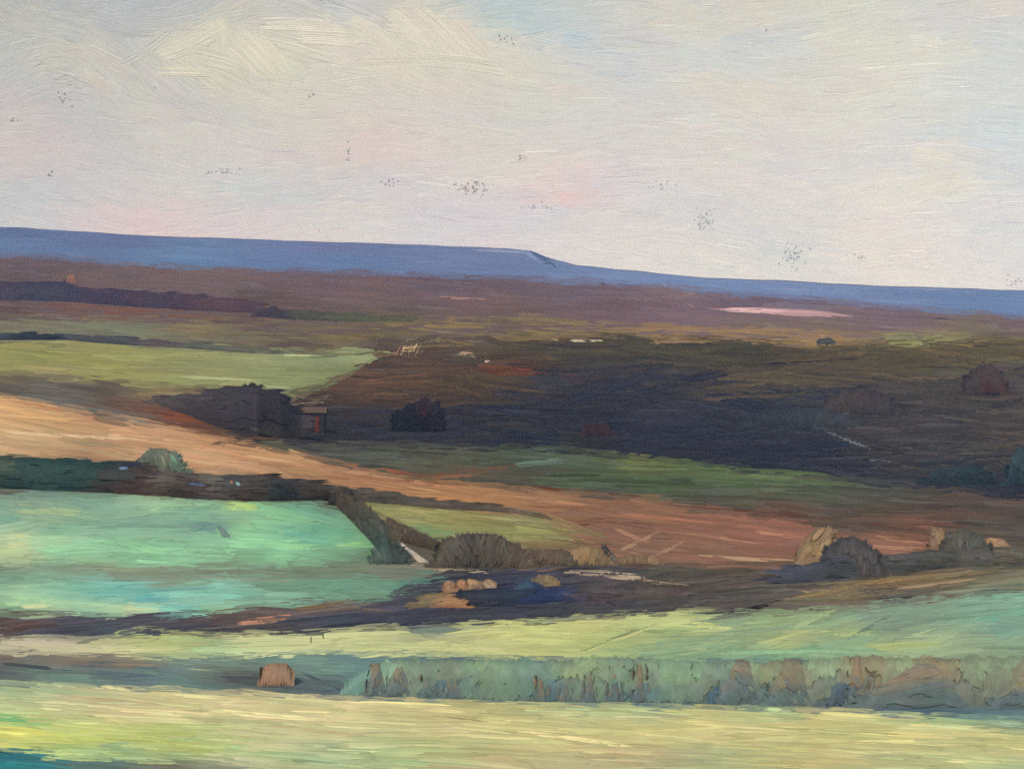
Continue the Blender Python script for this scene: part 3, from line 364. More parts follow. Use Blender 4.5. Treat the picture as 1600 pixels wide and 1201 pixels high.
# ------------------------------------------------------------------ the sky: a painted dome far beyond the last ridge
SKY = [(c, r, mute(tuple(.78 * a + .22 * b for a, b in zip(q, (207, 206, 200))), .95)) for c, r, q in [(0, 20, (202, 202, 192)), (80, 15, (192, 199, 198)), (170, 20, (190, 197, 202)), (150, 48, (194, 198, 200)), (30, 60, (206, 208, 200)), (60, 80, (212, 206, 194)), (120, 60, (214, 210, 194)), (230, 20, (196, 200, 202)), (280, 10, (194, 199, 204)), (330, 20, (206, 205, 196)), (420, 15, (210, 208, 196)), (490, 8, (196, 201, 204)),
 (0, 110, (200, 206, 202)), (250, 70, (214, 211, 192)), (320, 60, (220, 216, 196)), (400, 75, (224, 219, 194)), (300, 110, (218, 214, 190)), (480, 50, (226, 220, 200)), (560, 60, (222, 216, 198)), (620, 30, (218, 212, 196)), (700, 60, (224, 218, 198)), (660, 100, (220, 214, 194)), (560, 20, (206, 206, 204)), (150, 110, (212, 208, 196)), (200, 130, (208, 206, 196)), (80, 160, (200, 200, 198)), (270, 150, (204, 200, 196)), (380, 120, (212, 208, 192)), (500, 120, (214, 209, 194)),
 (740, 20, (196, 208, 206)), (800, 25, (180, 202, 208)), (770, 8, (184, 204, 212)), (850, 40, (186, 203, 210)), (900, 15, (196, 206, 206)), (870, 60, (190, 202, 210)), (820, 80, (210, 211, 198)), (780, 90, (214, 211, 194)), (960, 30, (200, 207, 206)), (1000, 25, (214, 208, 196)), (940, 70, (192, 200, 206)), (960, 110, (198, 204, 208)), (1030, 90, (204, 208, 204)), (1060, 20, (200, 205, 202)), (900, 130, (212, 207, 196)), (720, 130, (212, 207, 194)),
 (1150, 30, (214, 210, 196)), (1200, 60, (198, 206, 208)), (1130, 90, (196, 204, 208)), (1300, 20, (212, 212, 198)), (1320, 70, (210, 210, 198)), (1420, 20, (204, 208, 206)), (1500, 10, (204, 207, 204)), (1440, 70, (212, 213, 202)), (1530, 50, (198, 206, 210)), (1600, 30, (204, 208, 208)), (1540, 5, (216, 207, 196)), (1120, 130, (214, 207, 194)), (1200, 130, (208, 206, 198)), (1380, 100, (212, 210, 196)), (1470, 130, (206, 210, 208)), (1580, 120, (200, 207, 209)), (1340, 160, (210, 209, 198)), (1240, 170, (208, 206, 198)), (1440, 165, (206, 208, 202)), (1500, 200, (196, 206, 210)), (1600, 220, (194, 206, 210)), (1560, 170, (198, 208, 210)),
 (15, 195, (216, 200, 196)), (20, 230, (220, 204, 196)), (60, 245, (222, 204, 196)), (110, 215, (202, 200, 202)), (160, 190, (208, 204, 196)), (260, 200, (212, 207, 196)), (100, 270, (204, 200, 202)), (30, 300, (200, 202, 202)), (150, 290, (210, 206, 200)), (240, 270, (212, 206, 198)), (340, 230, (212, 206, 200)), (380, 300, (198, 202, 202)), (430, 260, (212, 202, 198)), (470, 200, (212, 208, 194)), (480, 320, (206, 200, 200)), (300, 330, (214, 206, 200)), (200, 350, (226, 200, 194)), (150, 345, (222, 200, 194)), (260, 352, (226, 198, 192)), (60, 340, (210, 208, 204)), (350, 360, (218, 202, 200)),
 (590, 225, (218, 200, 192)), (570, 240, (218, 198, 190)), (620, 215, (216, 202, 194)), (650, 180, (212, 206, 198)), (560, 280, (202, 199, 202)), (620, 300, (208, 201, 202)), (680, 330, (200, 195, 204)), (560, 340, (212, 207, 198)), (500, 365, (214, 206, 200)), (700, 290, (210, 202, 200)), (760, 250, (212, 207, 194)), (800, 200, (206, 204, 198)), (860, 200, (204, 205, 198)), (870, 270, (220, 202, 196)), (880, 302, (224, 186, 184)), (920, 285, (204, 196, 204)), (840, 335, (198, 200, 206)), (760, 350, (210, 202, 204)), (640, 370, (206, 202, 206)), (900, 340, (212, 204, 198)), (960, 200, (206, 202, 202)), (1000, 240, (206, 204, 200)), (980, 320, (206, 203, 202)), (920, 390, (214, 207, 202)), (1060, 180, (206, 206, 202)),
 (1100, 220, (210, 206, 196)), (1120, 270, (212, 203, 200)), (1220, 240, (204, 200, 202)), (1180, 310, (210, 204, 200)), (1090, 330, (198, 200, 200)), (1250, 330, (206, 203, 200)), (1300, 230, (210, 207, 198)), (1340, 300, (214, 210, 200)), (1370, 250, (202, 204, 206)), (1460, 240, (214, 208, 196)), (1470, 290, (216, 212, 196)), (1430, 210, (200, 206, 208)), (1540, 260, (196, 205, 209)), (1520, 330, (204, 206, 206)), (1600, 330, (206, 208, 208)), (1400, 355, (218, 210, 202)), (1250, 400, (206, 204, 200)), (1100, 400, (210, 206, 200)), (1000, 400, (212, 205, 200)), (1320, 390, (216, 208, 200)), (1440, 420, (214, 208, 202)), (1580, 420, (208, 208, 206)), (1230, 390, (196, 200, 200)), (1570, 440, (210, 206, 206))]]
sb = Buf()
def sky_air(r): return np.minimum(10200, 500 * FPX / np.maximum(1, HOR - np.asarray(r, float)))
cs = np.concatenate([np.arange(-2600, -100, 100), np.arange(-100, 1701, 20), np.arange(1720, 4300, 100)]).astype(float); rs = np.concatenate([np.arange(-1500, -40, 80), np.arange(-40, 521, 10), [600, 700]]).astype(float)
Cs, Rs_ = np.meshgrid(cs, rs, indexing='ij')
sb.grid(heaven(Cs, Rs_, np.full(Cs.shape, -.1)), bare(colour_at(SKY, np.clip(Cs, 0, 1600), np.clip(Rs_, 0, 440), .7, 4.2), sky_air(Rs_)) * GAIN['sky'])
n = 3000
for c, r in zip(rng.uniform(-40, 1640, n), rng.uniform(-20, 470, n)):
    if r > crest_row(c) + 25: continue
    sw = vnoise(c / 170, r / 110, 21); bold = 0 <= c < 760 and r < 150
    ang = math.radians(2 + sw * (14 if not bold else 48) + rng.normal(0, 7)); L = rng.uniform(40, 150) * (.7 if bold else 1); W = rng.uniform(12, 38)
    dc, dr = L * .45 * math.cos(ang), L * .45 * math.sin(ang)
    e = bare(colour_at(SKY, np.array([c - dc, c + dc]), np.array([r - dr, r + dr]), .7, 4.2), sky_air([r, r])) * GAIN['sky'] * np.exp(rng.normal(0, .018, 3)) * np.exp(rng.normal(0, .012))
    stroke(sb, heaven, c, r, L, W, ang, e[0], e[1], rng.uniform(0, .1), 3.0, .3 if not bold else .45, rng.normal(0, .07), .026)
for c, r in zip(rng.uniform(-20, 1620, 520), rng.uniform(-10, 450, 520)):
    if r > crest_row(c) - 4: continue
    e = bare(colour_at(SKY, np.array([c, c]), np.array([r, r]), .7, 4.2), sky_air([r, r])) * GAIN['sky'] * (1.06 if rng.uniform() < .5 else .91)
    bold = c < 760 and r < 150
    stroke(sb, heaven, c, r, rng.uniform(20, 80), 2.0 * rng.integers(1, 3), math.radians(2 + vnoise(c / 170, r / 110, 21) * (40 if bold else 10) + rng.normal(0, 3)), e[0], e[1], .15, 1.6, .5, rng.normal(0, .06), .03)
for (c, r, L, W, a, rgb, bd) in [(300, 62, 150, 34, -24, (222, 217, 198), -.2), (330, 92, 120, 26, 14, (220, 216, 196), .2), (395, 86, 95, 46, 46, (228, 223, 200), .12), (425, 92, 80, 30, 48, (226, 220, 198), .1), (345, 55, 70, 40, 75, (220, 216, 196), .2), (290, 112, 120, 16, 2, (226, 220, 196), 0), (480, 40, 170, 22, 3, (228, 222, 204), .05), (520, 62, 130, 22, 4, (224, 218, 200), .05),
   (170, 95, 110, 20, 28, (216, 211, 196), .1), (155, 128, 70, 18, 30, (218, 210, 196), .1), (230, 70, 150, 20, -34, (206, 206, 198), -.25), (590, 60, 130, 30, 32, (224, 219, 202), .1), (640, 40, 120, 34, 42, (222, 217, 200), .12), (690, 55, 140, 32, 44, (226, 220, 202), .1), (740, 60, 110, 24, 46, (222, 212, 198), .1), (620, 95, 180, 20, -3, (218, 212, 196), -.1), (720, 100, 200, 20, 6, (216, 214, 198), .15), (560, 125, 160, 18, -6, (214, 209, 194), 0),
   (800, 20, 100, 26, -4, (180, 202, 209), .05), (840, 42, 120, 18, -12, (188, 204, 210), 0), (900, 62, 60, 26, 10, (188, 203, 210), .1), (1000, 30, 150, 14, -14, (204, 208, 204), 0), (960, 100, 90, 40, 4, (198, 205, 208), 0), (1400, 110, 200, 16, -4, (216, 216, 206), 0), (1450, 70, 70, 26, 8, (216, 216, 206), .1), (1480, 120, 110, 24, 1, (214, 217, 214), 0), (1300, 55, 110, 18, -14, (214, 214, 202), 0), (1180, 60, 130, 14, 2, (194, 204, 206), 0), (1455, 250, 80, 34, 10, (212, 208, 197), .1), (1470, 272, 70, 26, -4, (213, 208, 197), 0), (1560, 200, 120, 60, 2, (197, 207, 211), 0)]:
    k = bare(lin(rgb), sky_air(r)) * GAIN['sky']; stroke(sb, heaven, c, r, L, W, math.radians(a), k, k * .99, .12, 3.0, .7 if c < 780 else .4, bd, .03)
for (fc, fr, sx, sy, nn, rgb) in [(740, 293, 26, 10, 46, (96, 66, 60)), (103, 155, 10, 14, 9, (96, 96, 86)), (610, 285, 20, 6, 14, (110, 96, 116)), (1240, 400, 18, 18, 40, (112, 116, 122)), (1105, 345, 14, 14, 34, (104, 108, 112)), (350, 268, 26, 5, 16, (126, 130, 140)), (815, 247, 6, 6, 9, (120, 100, 96)), (78, 275, 4, 14, 9, (140, 124, 114)), (545, 240, 5, 12, 10, (124, 124, 134)), (1030, 290, 20, 8, 12, (130, 128, 130)), (840, 325, 30, 8, 14, (128, 128, 136)), (1585, 440, 12, 8, 12, (140, 116, 112)), (1340, 400, 30, 10, 8, (120, 116, 118)), (1195, 48, 2, 2, 2, (60, 62, 60)), (245, 137, 3, 2, 1, (80, 82, 78)), (487, 152, 14, 5, 6, (110, 106, 96)), (20, 186, 6, 4, 5, (130, 104, 100)), (790, 62, 14, 6, 8, (120, 116, 100)), (500, 360, 2, 2, 1, (80, 70, 70))]:
    for _ in range(nn):
        k = bare(lin(tuple(.45 * v + 105 for v in rgb)), sky_air(fr)) * GAIN['sky']
        stroke(sb, heaven, fc + rng.normal(0, sx * .55), fr + rng.normal(0, sy * .55), rng.uniform(2, 5), 1.6, math.radians(rng.uniform(40, 110)), k, k, .8, 1.6, .1, 0, .2)
tag(sb.build('sky', paint_material('sky_paint', .45, .3, .02, .004)), kind='structure')

# ------------------------------------------------------------------ hedges, bushes and trees: rounded bodies covered in leafy strokes
M_LEAF = paint_material('leaf_paint', .6, .05, .15, .6)
M_BARK = paint_material('bark_paint', .7, .2, .2, 2.0)
def shrub(name, foot, top, pal, thick=None, ang=90, angj=14, L=(10, 22), W=(5, 10), cover=3.4, tuft=3.0, jit=.12, mat=None, parent=None, lo=0.0, ridge=.4, soft=.45, bits=()):
    tuft = tuft * .6; jit = min(jit, .13)
    """foot/top: [(column, row)] outline over the ground; lo raises the lower edge of a crown off the ground"""
    f = np.array(foot, float); t = np.array(top, float); c0, c1 = f[0, 0], f[-1, 0]
    cs = np.linspace(c0, c1, max(9, int((c1 - c0) / 4)))
    rf = np.interp(cs, f[:, 0], f[:, 1]); rt = np.interp(cs, t[:, 0], t[:, 1])
    rt = rt - tuft * .6 * vnoise(cs / 9, cs * 0, int(c0) % 97 + 3) * np.minimum(1, (rf - rt) / 8); hh = np.maximum(rf - rt, .6)
    yf = depth(cs, rf); T = (thick if thick else 1.0) * hh * yf / FPX * 1.2; T = np.maximum(T, .3)
    base_r = rf - lo * hh
    def surf(c, r, lift=0.0):
        c = np.asarray(c, float); r = np.asarray(r, float)
        a = np.interp(c, cs, rf); h_ = np.interp(c, cs, hh); T_ = np.interp(c, cs, T); y0 = np.interp(c, cs, yf)
        s = np.clip((a - lo * h_ - r) / (h_ * (1 - lo)), 0, 1); y = y0 + T_ / 2 * (1 - np.sqrt(np.maximum(0, 1 - s * s)))
        y = y - np.asarray(lift) * y / FPX
        return np.stack([(c - MID) / FPX * y, y, EYE - (r - HOR) / FPX * y], -1)
    bf = Buf(); ymid = float(np.median(yf))
    ph = np.linspace(0, math.pi, 13); A, P = np.meshgrid(np.arange(len(cs)), ph, indexing='ij')
    y0, T_, h_ = yf[A], T[A], hh[A] * (1 - lo) * .98; y = y0 + T_ / 2 * (1 - np.cos(P) * .96); yt = y0 + T_ / 2
    zb = EYE - (base_r[A] - HOR) / FPX * y0
    z = zb + np.sin(P) * ((EYE - ((base_r[A] - h_) - HOR) / FPX * yt) - zb) - (.25 * h_ * y0 / FPX * (P <= 0) if lo == 0 else 0)
    x = (cs[A] - MID) / FPX * y
    rr = base_r[A] - np.sin(P) * h_
    bf.grid(np.stack([x, y, z], -1), bare(colour_at(pal, cs[A], rr, .8), ymid) * GAIN['plant'] * .9)
    area = np.sum(hh * (1 - lo)) * (cs[1] - cs[0]); nst = int(cover * area / (sum(L) / 2 * sum(W) / 2)) + 6
    for _ in range(nst):
        i = rng.integers(len(cs)); c = cs[i] + rng.uniform(-2, 2); q = rng.uniform(0, 1) ** .8
        r = base_r[i] - q * hh[i] * (1 - lo); l_ = rng.uniform(*L); w_ = rng.uniform(*W); ed = abs(c - (c0 + c1) / 2) / ((c1 - c0) / 2)
        dgr = (ang if not callable(ang) else ang(c, q)) + rng.normal(0, angj)
        a = math.radians(dgr); dv = abs(math.sin(a)) * l_ / 2
        if r + dv > rf[i] + 1: r = rf[i] + 1 - dv
        if r - dv < rt[i] - tuft: r = min(rt[i] - tuft + dv, r + dv)
        col = bare(colour_at(pal, np.array([c, c]), np.array([r + dv * .5, r - dv * .5]), .8), ymid) * GAIN['plant'] * np.exp(rng.normal(0, jit * .6)) * np.exp(rng.normal(0, .03, 3))
        stroke(bf, surf, c, r, l_, w_, a, col[0], col[1], (.2 + rng.uniform(0, .7)) * soft, 2.0, ridge, rng.normal(0, .1), jit, seg=8)
    for (c, r, l_, w_, dgr, rgb, bd) in bits:
        k = bare(lin(rgb), ymid) * GAIN['plant']; stroke(bf, surf, c, r, l_, w_, math.radians(dgr), k, k, 1.1, 2.0, ridge, bd, jit * .7, seg=8)
    org = surf(np.array([(c0 + c1) / 2]), np.array([np.interp((c0 + c1) / 2, cs, rf)]))[0]
    if parent is not None: return bf.build(name, mat or M_LEAF, parent, tuple(parent.location))
    return bf.build(name, mat or M_LEAF, None, tuple(org))
def dome(c, r, w_, h_, p=.5, skew=0.0, n=15):
    """foot and top outlines of a rounded bush standing at (c, r)"""
    t = np.linspace(-1, 1, n); f = [(c + w_ * a, r) for a in t]; return f, [(c + w_ * a, r - h_ * (max(0, 1 - abs(a + skew * (1 - a * a)) ** 2.2)) ** p) for a in t]
def fan(c0, w_): return lambda c, q: 90 + 55 * (c - c0) / w_ * (.4 + q * .6)
def bush(label, c, r, w_, h_, pal, dull=.7, name='bush', cat='bush', group=None, **k):
    pal = [(a, b_, tuple(v * (.96 if max(q) > 120 else 1) for v in mute(q, dull))) for a, b_, q in pal]
    f, t = dome(c, r, w_, h_, k.pop('p', .5), k.pop('skew', 0)); k.setdefault('ang', fan(c, w_))
    return tag(shrub(name, f, t, pal, **k), label, cat, group)
def tree(label, c, r, w_, h_, pal, bark=(60, 48, 42), lo=.2, group=None, **k):
    p0 = land(np.array([c]), np.array([r]))[0]; s = p0[1] / FPX
    e = bpy.data.objects.new(k.pop('name', 'tree'), None); COL.objects.link(e); e.location = p0; tag(e, label, 'tree', group)
    f, t = dome(c, r, w_, h_, k.pop('p', .5)); k.setdefault('ang', fan(c, w_))
    shrub('crown', f, t, pal, parent=e, lo=lo, **k)
    bf = Buf(); yc = p0 + np.array([0, .35 * h_ * s, 0])
    def limb(a, b_, r0, r1):
        th = np.linspace(0, 2 * math.pi, 9); u = np.linspace(0, 1, 6)[:, None]; ctr = a + (b_ - a) * u
        rad = r0 + (r1 - r0) * u; ring = np.stack([np.cos(th), np.sin(th), 0 * th], -1)
        bf.grid(ctr[:, None, :] + ring[None] * rad[..., None], lin(bark) * GAIN['plant'])
    tip = yc + np.array([0, 0, h_ * .6 * s]); limb(yc - np.array([0, 0, 1.5 * s]), tip, w_ * .13 * s, w_ * .05 * s)
    for dx in (-.45, -.2, .25, .5): limb(yc + np.array([0, 0, h_ * .25 * s]), yc + np.array([dx * w_ * s, 0, h_ * (.75 - abs(dx) * .4) * s]), w_ * .06 * s, w_ * .02 * s)
    bf.build('trunk', M_BARK, e, tuple(p0))
    return e
def hedge(label, foot, top, pal, name='hedge', cat='hedge', group=None, **k): return tag(shrub(name, foot, top, pal, **k), label, cat, group)
H_ = dict(ang=2, angj=6, L=(30, 80), W=(4, 9))

# far country
hedge('long dark wood strip on the purple moor at far left', [(-230, 466), (100, 472), (200, 480), (300, 486), (400, 490)], [(-230, 446), (0, 446), (60, 440), (110, 446), (160, 452), (300, 462), (400, 474)],
  [(0, 455, (66, 56, 62)), (80, 450, (62, 52, 58)), (150, 462, (68, 60, 62)), (250, 470, (74, 66, 66)), (350, 480, (82, 70, 66))], name='woodland', cat='wood', **H_)
tree('small ochre tree above the dark wood strip on the moor', 112, 450, 11, 22, [(112, 438, (146, 106, 64)), (106, 446, (110, 84, 62))], L=(8, 16), tuft=2)
hedge('low green hedge on the moor beyond the tan crag', [(400, 496), (500, 502), (640, 504)], [(400, 482), (450, 483), (520, 488), (640, 496)], [(420, 490, (66, 62, 62)), (480, 492, (76, 78, 66)), (550, 494, (80, 84, 62)), (620, 498, (84, 84, 66))], ang=2, angj=20, L=(14, 34), W=(4, 7))
hedge('thin blue grey hedge along the top of the yellow green meadow', [(-230, 532), (100, 532), (200, 540), (300, 546), (420, 554), (440, 554)], [(-230, 519), (0, 520), (100, 522), (200, 530), (300, 536), (420, 548), (440, 550)], [(0, 525, (78, 86, 94)), (80, 526, (66, 70, 78)), (180, 534, (70, 72, 78)), (250, 540, (84, 80, 84)), (330, 546, (86, 92, 86)), (420, 552, (98, 98, 86))], **H_)
tree('tiny dark shrub on the skyline edge of the dark hillside', 1290, 540, 14, 12, [(1290, 535, (78, 82, 82))], lo=.1, L=(8, 14), tuft=1.5)

# wood edge by the barn
hedge('long dark thicket running left from the barn to the red soil', [(246, 632), (300, 652), (340, 668), (400, 682), (440, 686), (470, 688)], [(246, 624), (280, 618), (330, 613), (360, 608), (400, 606), (440, 612), (470, 648)], [(260, 626, (84, 78, 78)), (300, 640, (70, 66, 72)), (350, 645, (60, 58, 66)), (400, 650, (56, 54, 64)), (450, 650, (60, 58, 66)), (420, 680, (74, 70, 70))], ang=3, angj=9, L=(30, 70), W=(5, 9), name='thicket', cat='thicket')
bush('dark spiky bush rising above the thicket, left of the barn', 392, 664, 40, 64, [(385, 620, (52, 52, 62)), (395, 640, (50, 50, 60)), (370, 650, (60, 58, 66))], tuft=5, L=(14, 28), jit=.2)
bush('dark clump with vertical strokes at the foot of the brown hillside', 655, 676, 42, 52, [(635, 650, (44, 46, 56)), (665, 645, (66, 46, 56)), (655, 665, (46, 46, 58)), (690, 640, (52, 52, 64))], tuft=4, L=(16, 34), jit=.2, skew=-.2, bits=[(663, 646, 14, 6, 80, (96, 44, 56), 0)], soft=.4, ridge=.4)
tree('plum red tree on the slope at the right edge', 1540, 618, 34, 50, [(1540, 590, (70, 62, 64)), (1545, 606, (70, 54, 56)), (1520, 600, (64, 60, 64)), (1560, 585, (72, 66, 68))], lo=.08, L=(14, 30), jit=.16, tuft=3, bits=[(1542, 606, 18, 7, 60, (76, 50, 52), .1)])
tree('teal tree cut by the right edge of the view', 1602, 760, 30, 62, [(1590, 715, (54, 70, 78)), (1605, 735, (58, 78, 84)), (1590, 745, (50, 66, 76))], lo=.08, L=(14, 30), jit=.17, tuft=3)
bush('low dark teal bush left of the teal tree', 1500, 758, 56, 30, [(1480, 745, (48, 64, 76)), (1515, 735, (44, 68, 78)), (1530, 750, (46, 64, 76))], tuft=2, L=(20, 44), jit=.17, ang=4, soft=.4, ridge=.4)
bush('dark plum bush high on the wooded slope, left of the red tree', 1345, 650, 62, 42, [(1320, 630, (66, 60, 66)), (1345, 618, (70, 62, 68)), (1370, 640, (62, 60, 70))], tuft=3, L=(18, 40), jit=.17, soft=.4, ridge=.4)
bush('dark blue bush in the middle of the wooded slope', 1255, 668, 80, 32, [(1220, 655, (48, 60, 72)), (1270, 650, (54, 66, 78)), (1300, 660, (60, 66, 78))], tuft=3, L=(20, 50), jit=.18, ang=fan(1255, 60), soft=.4, ridge=.4)

# ploughland and mint field edges
hedge('dark green hedge along the top of the mint field at left', [(-230, 764), (0, 764), (100, 768), (190, 772), (200, 772)], [(-230, 716), (0, 714), (80, 718), (180, 722), (200, 730)], [(0, 724, (66, 78, 70)), (60, 735, (44, 68, 66)), (100, 755, (36, 62, 64)), (150, 745, (40, 64, 64)), (20, 758, (34, 56, 58)), (160, 765, (52, 48, 48))], **H_)
hedge('brown and blue hedge below the round teal bush', [(180, 772), (260, 776), (350, 782), (440, 784), (520, 782)], [(180, 724), (215, 724), (240, 736), (300, 738), (350, 742), (440, 746), (520, 762)], [(190, 730, (54, 60, 62)), (215, 752, (60, 48, 48)), (260, 745, (88, 82, 78)), (330, 748, (88, 86, 82)), (300, 762, (60, 52, 54)), (360, 760, (66, 66, 70)), (370, 775, (62, 52, 50)), (420, 755, (82, 74, 68)), (440, 768, (64, 70, 74)), (490, 768, (88, 78, 70)), (280, 772, (52, 50, 46))], bits=[(193, 731, 18, 3, -4, (98, 124, 152), 0), (205, 726, 34, 5, -6, (46, 50, 68), 0), (362, 753, 7, 5, 60, (140, 98, 70), 0), (372, 756, 10, 4, 40, (120, 150, 156), 0), (310, 757, 36, 5, 8, (72, 86, 112), 0)], **H_)
bush('round teal green bush standing on the hedge below the tan field', 250, 740, 40, 40, [(235, 715, (98, 108, 88)), (250, 705, (84, 104, 86)), (262, 716, (116, 120, 96)), (275, 720, (96, 128, 110)), (232, 728, (84, 90, 80)), (280, 732, (92, 110, 92))], name='round_bush', tuft=2.5, L=(14, 28), jit=.11, bits=[(255, 720, 26, 4, 70, (132, 140, 118), .2), (272, 718, 22, 4, 60, (110, 150, 130), .2)])
hedge('grey brown hedge along the lower edge of the stubble field', [(480, 780), (560, 784), (700, 796), (800, 802), (860, 812)], [(480, 752), (520, 758), (560, 764), (640, 774), (700, 784), (800, 794), (860, 808)], [(500, 768, (84, 76, 70)), (560, 774, (86, 80, 76)), (640, 782, (88, 82, 76)), (720, 792, (84, 78, 72)), (820, 802, (98, 88, 76))], **H_)
hedge('dark brown hedge slanting down between mint field and yellow plot', [(520, 786), (560, 826), (592, 862), (622, 876)], [(520, 770), (545, 774), (580, 794), (622, 834)], [(530, 780, (84, 76, 68)), (560, 800, (82, 76, 70)), (580, 830, (84, 88, 84)), (600, 850, (64, 80, 78)), (620, 840, (86, 78, 70)), (650, 860, (82, 76, 70)), (610, 868, (58, 74, 72))], ang=62, angj=26, L=(14, 34), W=(5, 10), tuft=8, soft=1.2, jit=.13, ridge=.6)
hedge('brown hedge behind the pale wedge of track', [(604, 842), (640, 850), (700, 866)], [(604, 806), (640, 824), (700, 850)], [(620, 830, (88, 78, 68)), (650, 842, (84, 76, 70)), (690, 856, (86, 80, 70))], ang=58, angj=22, L=(14, 30), W=(4, 8), tuft=3)
bush('dark tuft of bush at the head of the slanting hedge', 533, 790, 20, 30, [(533, 776, (82, 74, 66)), (525, 786, (80, 80, 78))], tuft=3)
bush('dark green reedy bush at the tip of the mint field', 606, 882, 30, 32, [(600, 870, (62, 88, 84)), (615, 866, (52, 66, 66)), (595, 880, (80, 104, 90))], tuft=4, L=(14, 28))
bush('broad grey brown bush beside the pale wedge of track', 756, 888, 78, 56, [(690, 870, (84, 78, 68)), (720, 845, (88, 82, 70)), (735, 860, (72, 66, 66)), (760, 850, (88, 80, 68)), (790, 865, (92, 82, 70)), (820, 880, (96, 80, 68))], tuft=4, L=(20, 44), W=(4, 9), jit=.12, skew=.15)
bush('low brown bush between the broad bush and the ochre mound', 858, 884, 60, 26, [(830, 872, (98, 82, 68)), (870, 870, (104, 84, 70)), (890, 878, (90, 78, 68))], tuft=2, L=(14, 30))
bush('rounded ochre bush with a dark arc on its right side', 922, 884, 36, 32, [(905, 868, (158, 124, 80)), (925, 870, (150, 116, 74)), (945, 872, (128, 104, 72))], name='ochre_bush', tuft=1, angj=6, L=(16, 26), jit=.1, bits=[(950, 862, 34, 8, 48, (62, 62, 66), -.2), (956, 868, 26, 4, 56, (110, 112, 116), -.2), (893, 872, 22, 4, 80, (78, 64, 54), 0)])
bush('flat russet bush right of the ochre mound', 995, 882, 38, 16, [(980, 874, (128, 100, 76)), (1010, 874, (142, 108, 78))], tuft=1.5, L=(10, 18))

# damp hollow with autumn shrubs
bush('orange autumn bush, leftmost over the dark hollow', 702, 930, 11, 24, [(702, 916, (184, 128, 84)), (698, 924, (150, 110, 80))], tuft=3, group='autumn bushes in the dark hollow', L=(8, 18))
bush('tiny orange autumn bush between two larger ones', 721, 922, 8, 15, [(721, 912, (176, 122, 82))], tuft=3, group='autumn bushes in the dark hollow', L=(7, 12))
bush('orange autumn bush in the middle of the row above the hollow', 741, 924, 14, 20, [(741, 910, (184, 134, 88)), (748, 918, (120, 96, 76))], tuft=4, group='autumn bushes in the dark hollow', L=(8, 16))
bush('leaning tan autumn bush at the right end of the row', 762, 922, 13, 17, [(762, 910, (172, 128, 92)), (768, 918, (188, 150, 120))], tuft=3, group='autumn bushes in the dark hollow', ang=35, L=(8, 16))
bush('brown mound of grass below the leftmost orange bush', 690, 950, 42, 20, [(670, 942, (116, 100, 72)), (700, 936, (164, 118, 74)), (715, 944, (168, 108, 64))], name='grass_mound', cat='mound', tuft=2, ang=-14, angj=10, L=(24, 50), jit=.1)
bush('deep blue bush in the dark hollow below the track', 826, 938, 26, 30, [(820, 922, (50, 80, 110)), (835, 930, (38, 52, 92)), (812, 926, (60, 88, 108))], tuft=4, L=(10, 22))
bush('olive and ochre bush beside the deep blue bush', 850, 924, 24, 26, [(845, 908, (128, 108, 76)), (862, 914, (138, 112, 72)), (838, 912, (104, 92, 76))], tuft=4, L=(10, 20))
bush('small bright orange bush at the right of the blue hollow', 868, 920, 9, 14, [(868, 910, (196, 138, 76))], tuft=2, L=(7, 12))
hedge('dark navy hedge bank along the hollow', [(690, 946), (760, 948), (860, 942), (960, 940), (1060, 934)], [(690, 928), (720, 922), (800, 922), (860, 920), (960, 916), (1060, 922)], [(720, 936, (50, 54, 66)), (790, 934, (48, 56, 72)), (850, 930, (42, 56, 90)), (930, 926, (74, 68, 72)), (1020, 926, (84, 76, 74))], **H_)

# right hand hedge row
hedge('dark grey hedge along the right end of the stubble field', [(1230, 912), (1300, 906), (1400, 896), (1500, 886), (1830, 874)], [(1230, 892), (1290, 872), (1400, 866), (1500, 860), (1830, 848)], [(1250, 900, (70, 74, 88)), (1300, 885, (66, 70, 76)), (1400, 880, (80, 80, 80)), (1500, 874, (82, 82, 78)), (1600, 862, (92, 88, 80))], **H_)
bush('ochre bush leaning against the left side of a dark round bush', 1284, 888, 42, 66, [(1300, 825, (138, 110, 82)), (1280, 850, (150, 118, 78)), (1292, 858, (168, 130, 70)), (1262, 880, (148, 114, 84)), (1310, 840, (122, 98, 80))], p=.8, tuft=4, ang=-50, angj=16, L=(20, 44), jit=.12, name='ochre_bush')
bush('dark round bush in front of the leaning ochre bush', 1328, 902, 50, 64, [(1315, 870, (66, 66, 70)), (1335, 858, (74, 70, 72)), (1345, 880, (76, 74, 76)), (1310, 890, (60, 62, 72))], tuft=4, L=(14, 30), jit=.16)
bush('slim ochre bush touching the dark green bush at right', 1464, 872, 16, 50, [(1465, 835, (142, 108, 80)), (1470, 850, (150, 116, 72)), (1458, 860, (118, 90, 72))], p=.35, tuft=3, L=(14, 30), name='ochre_bush')
bush('dark green round bush, rightmost of the pairs on the hedge', 1506, 884, 44, 58, [(1495, 845, (84, 84, 74)), (1515, 850, (78, 84, 78)), (1505, 870, (70, 76, 76)), (1485, 860, (80, 76, 70))], tuft=4, L=(14, 30), jit=.13)
bush('small orange bush near the right edge on the hedge', 1558, 858, 18, 18, [(1558, 846, (180, 128, 84)), (1566, 850, (160, 124, 88))], tuft=2, ang=10, L=(12, 24))

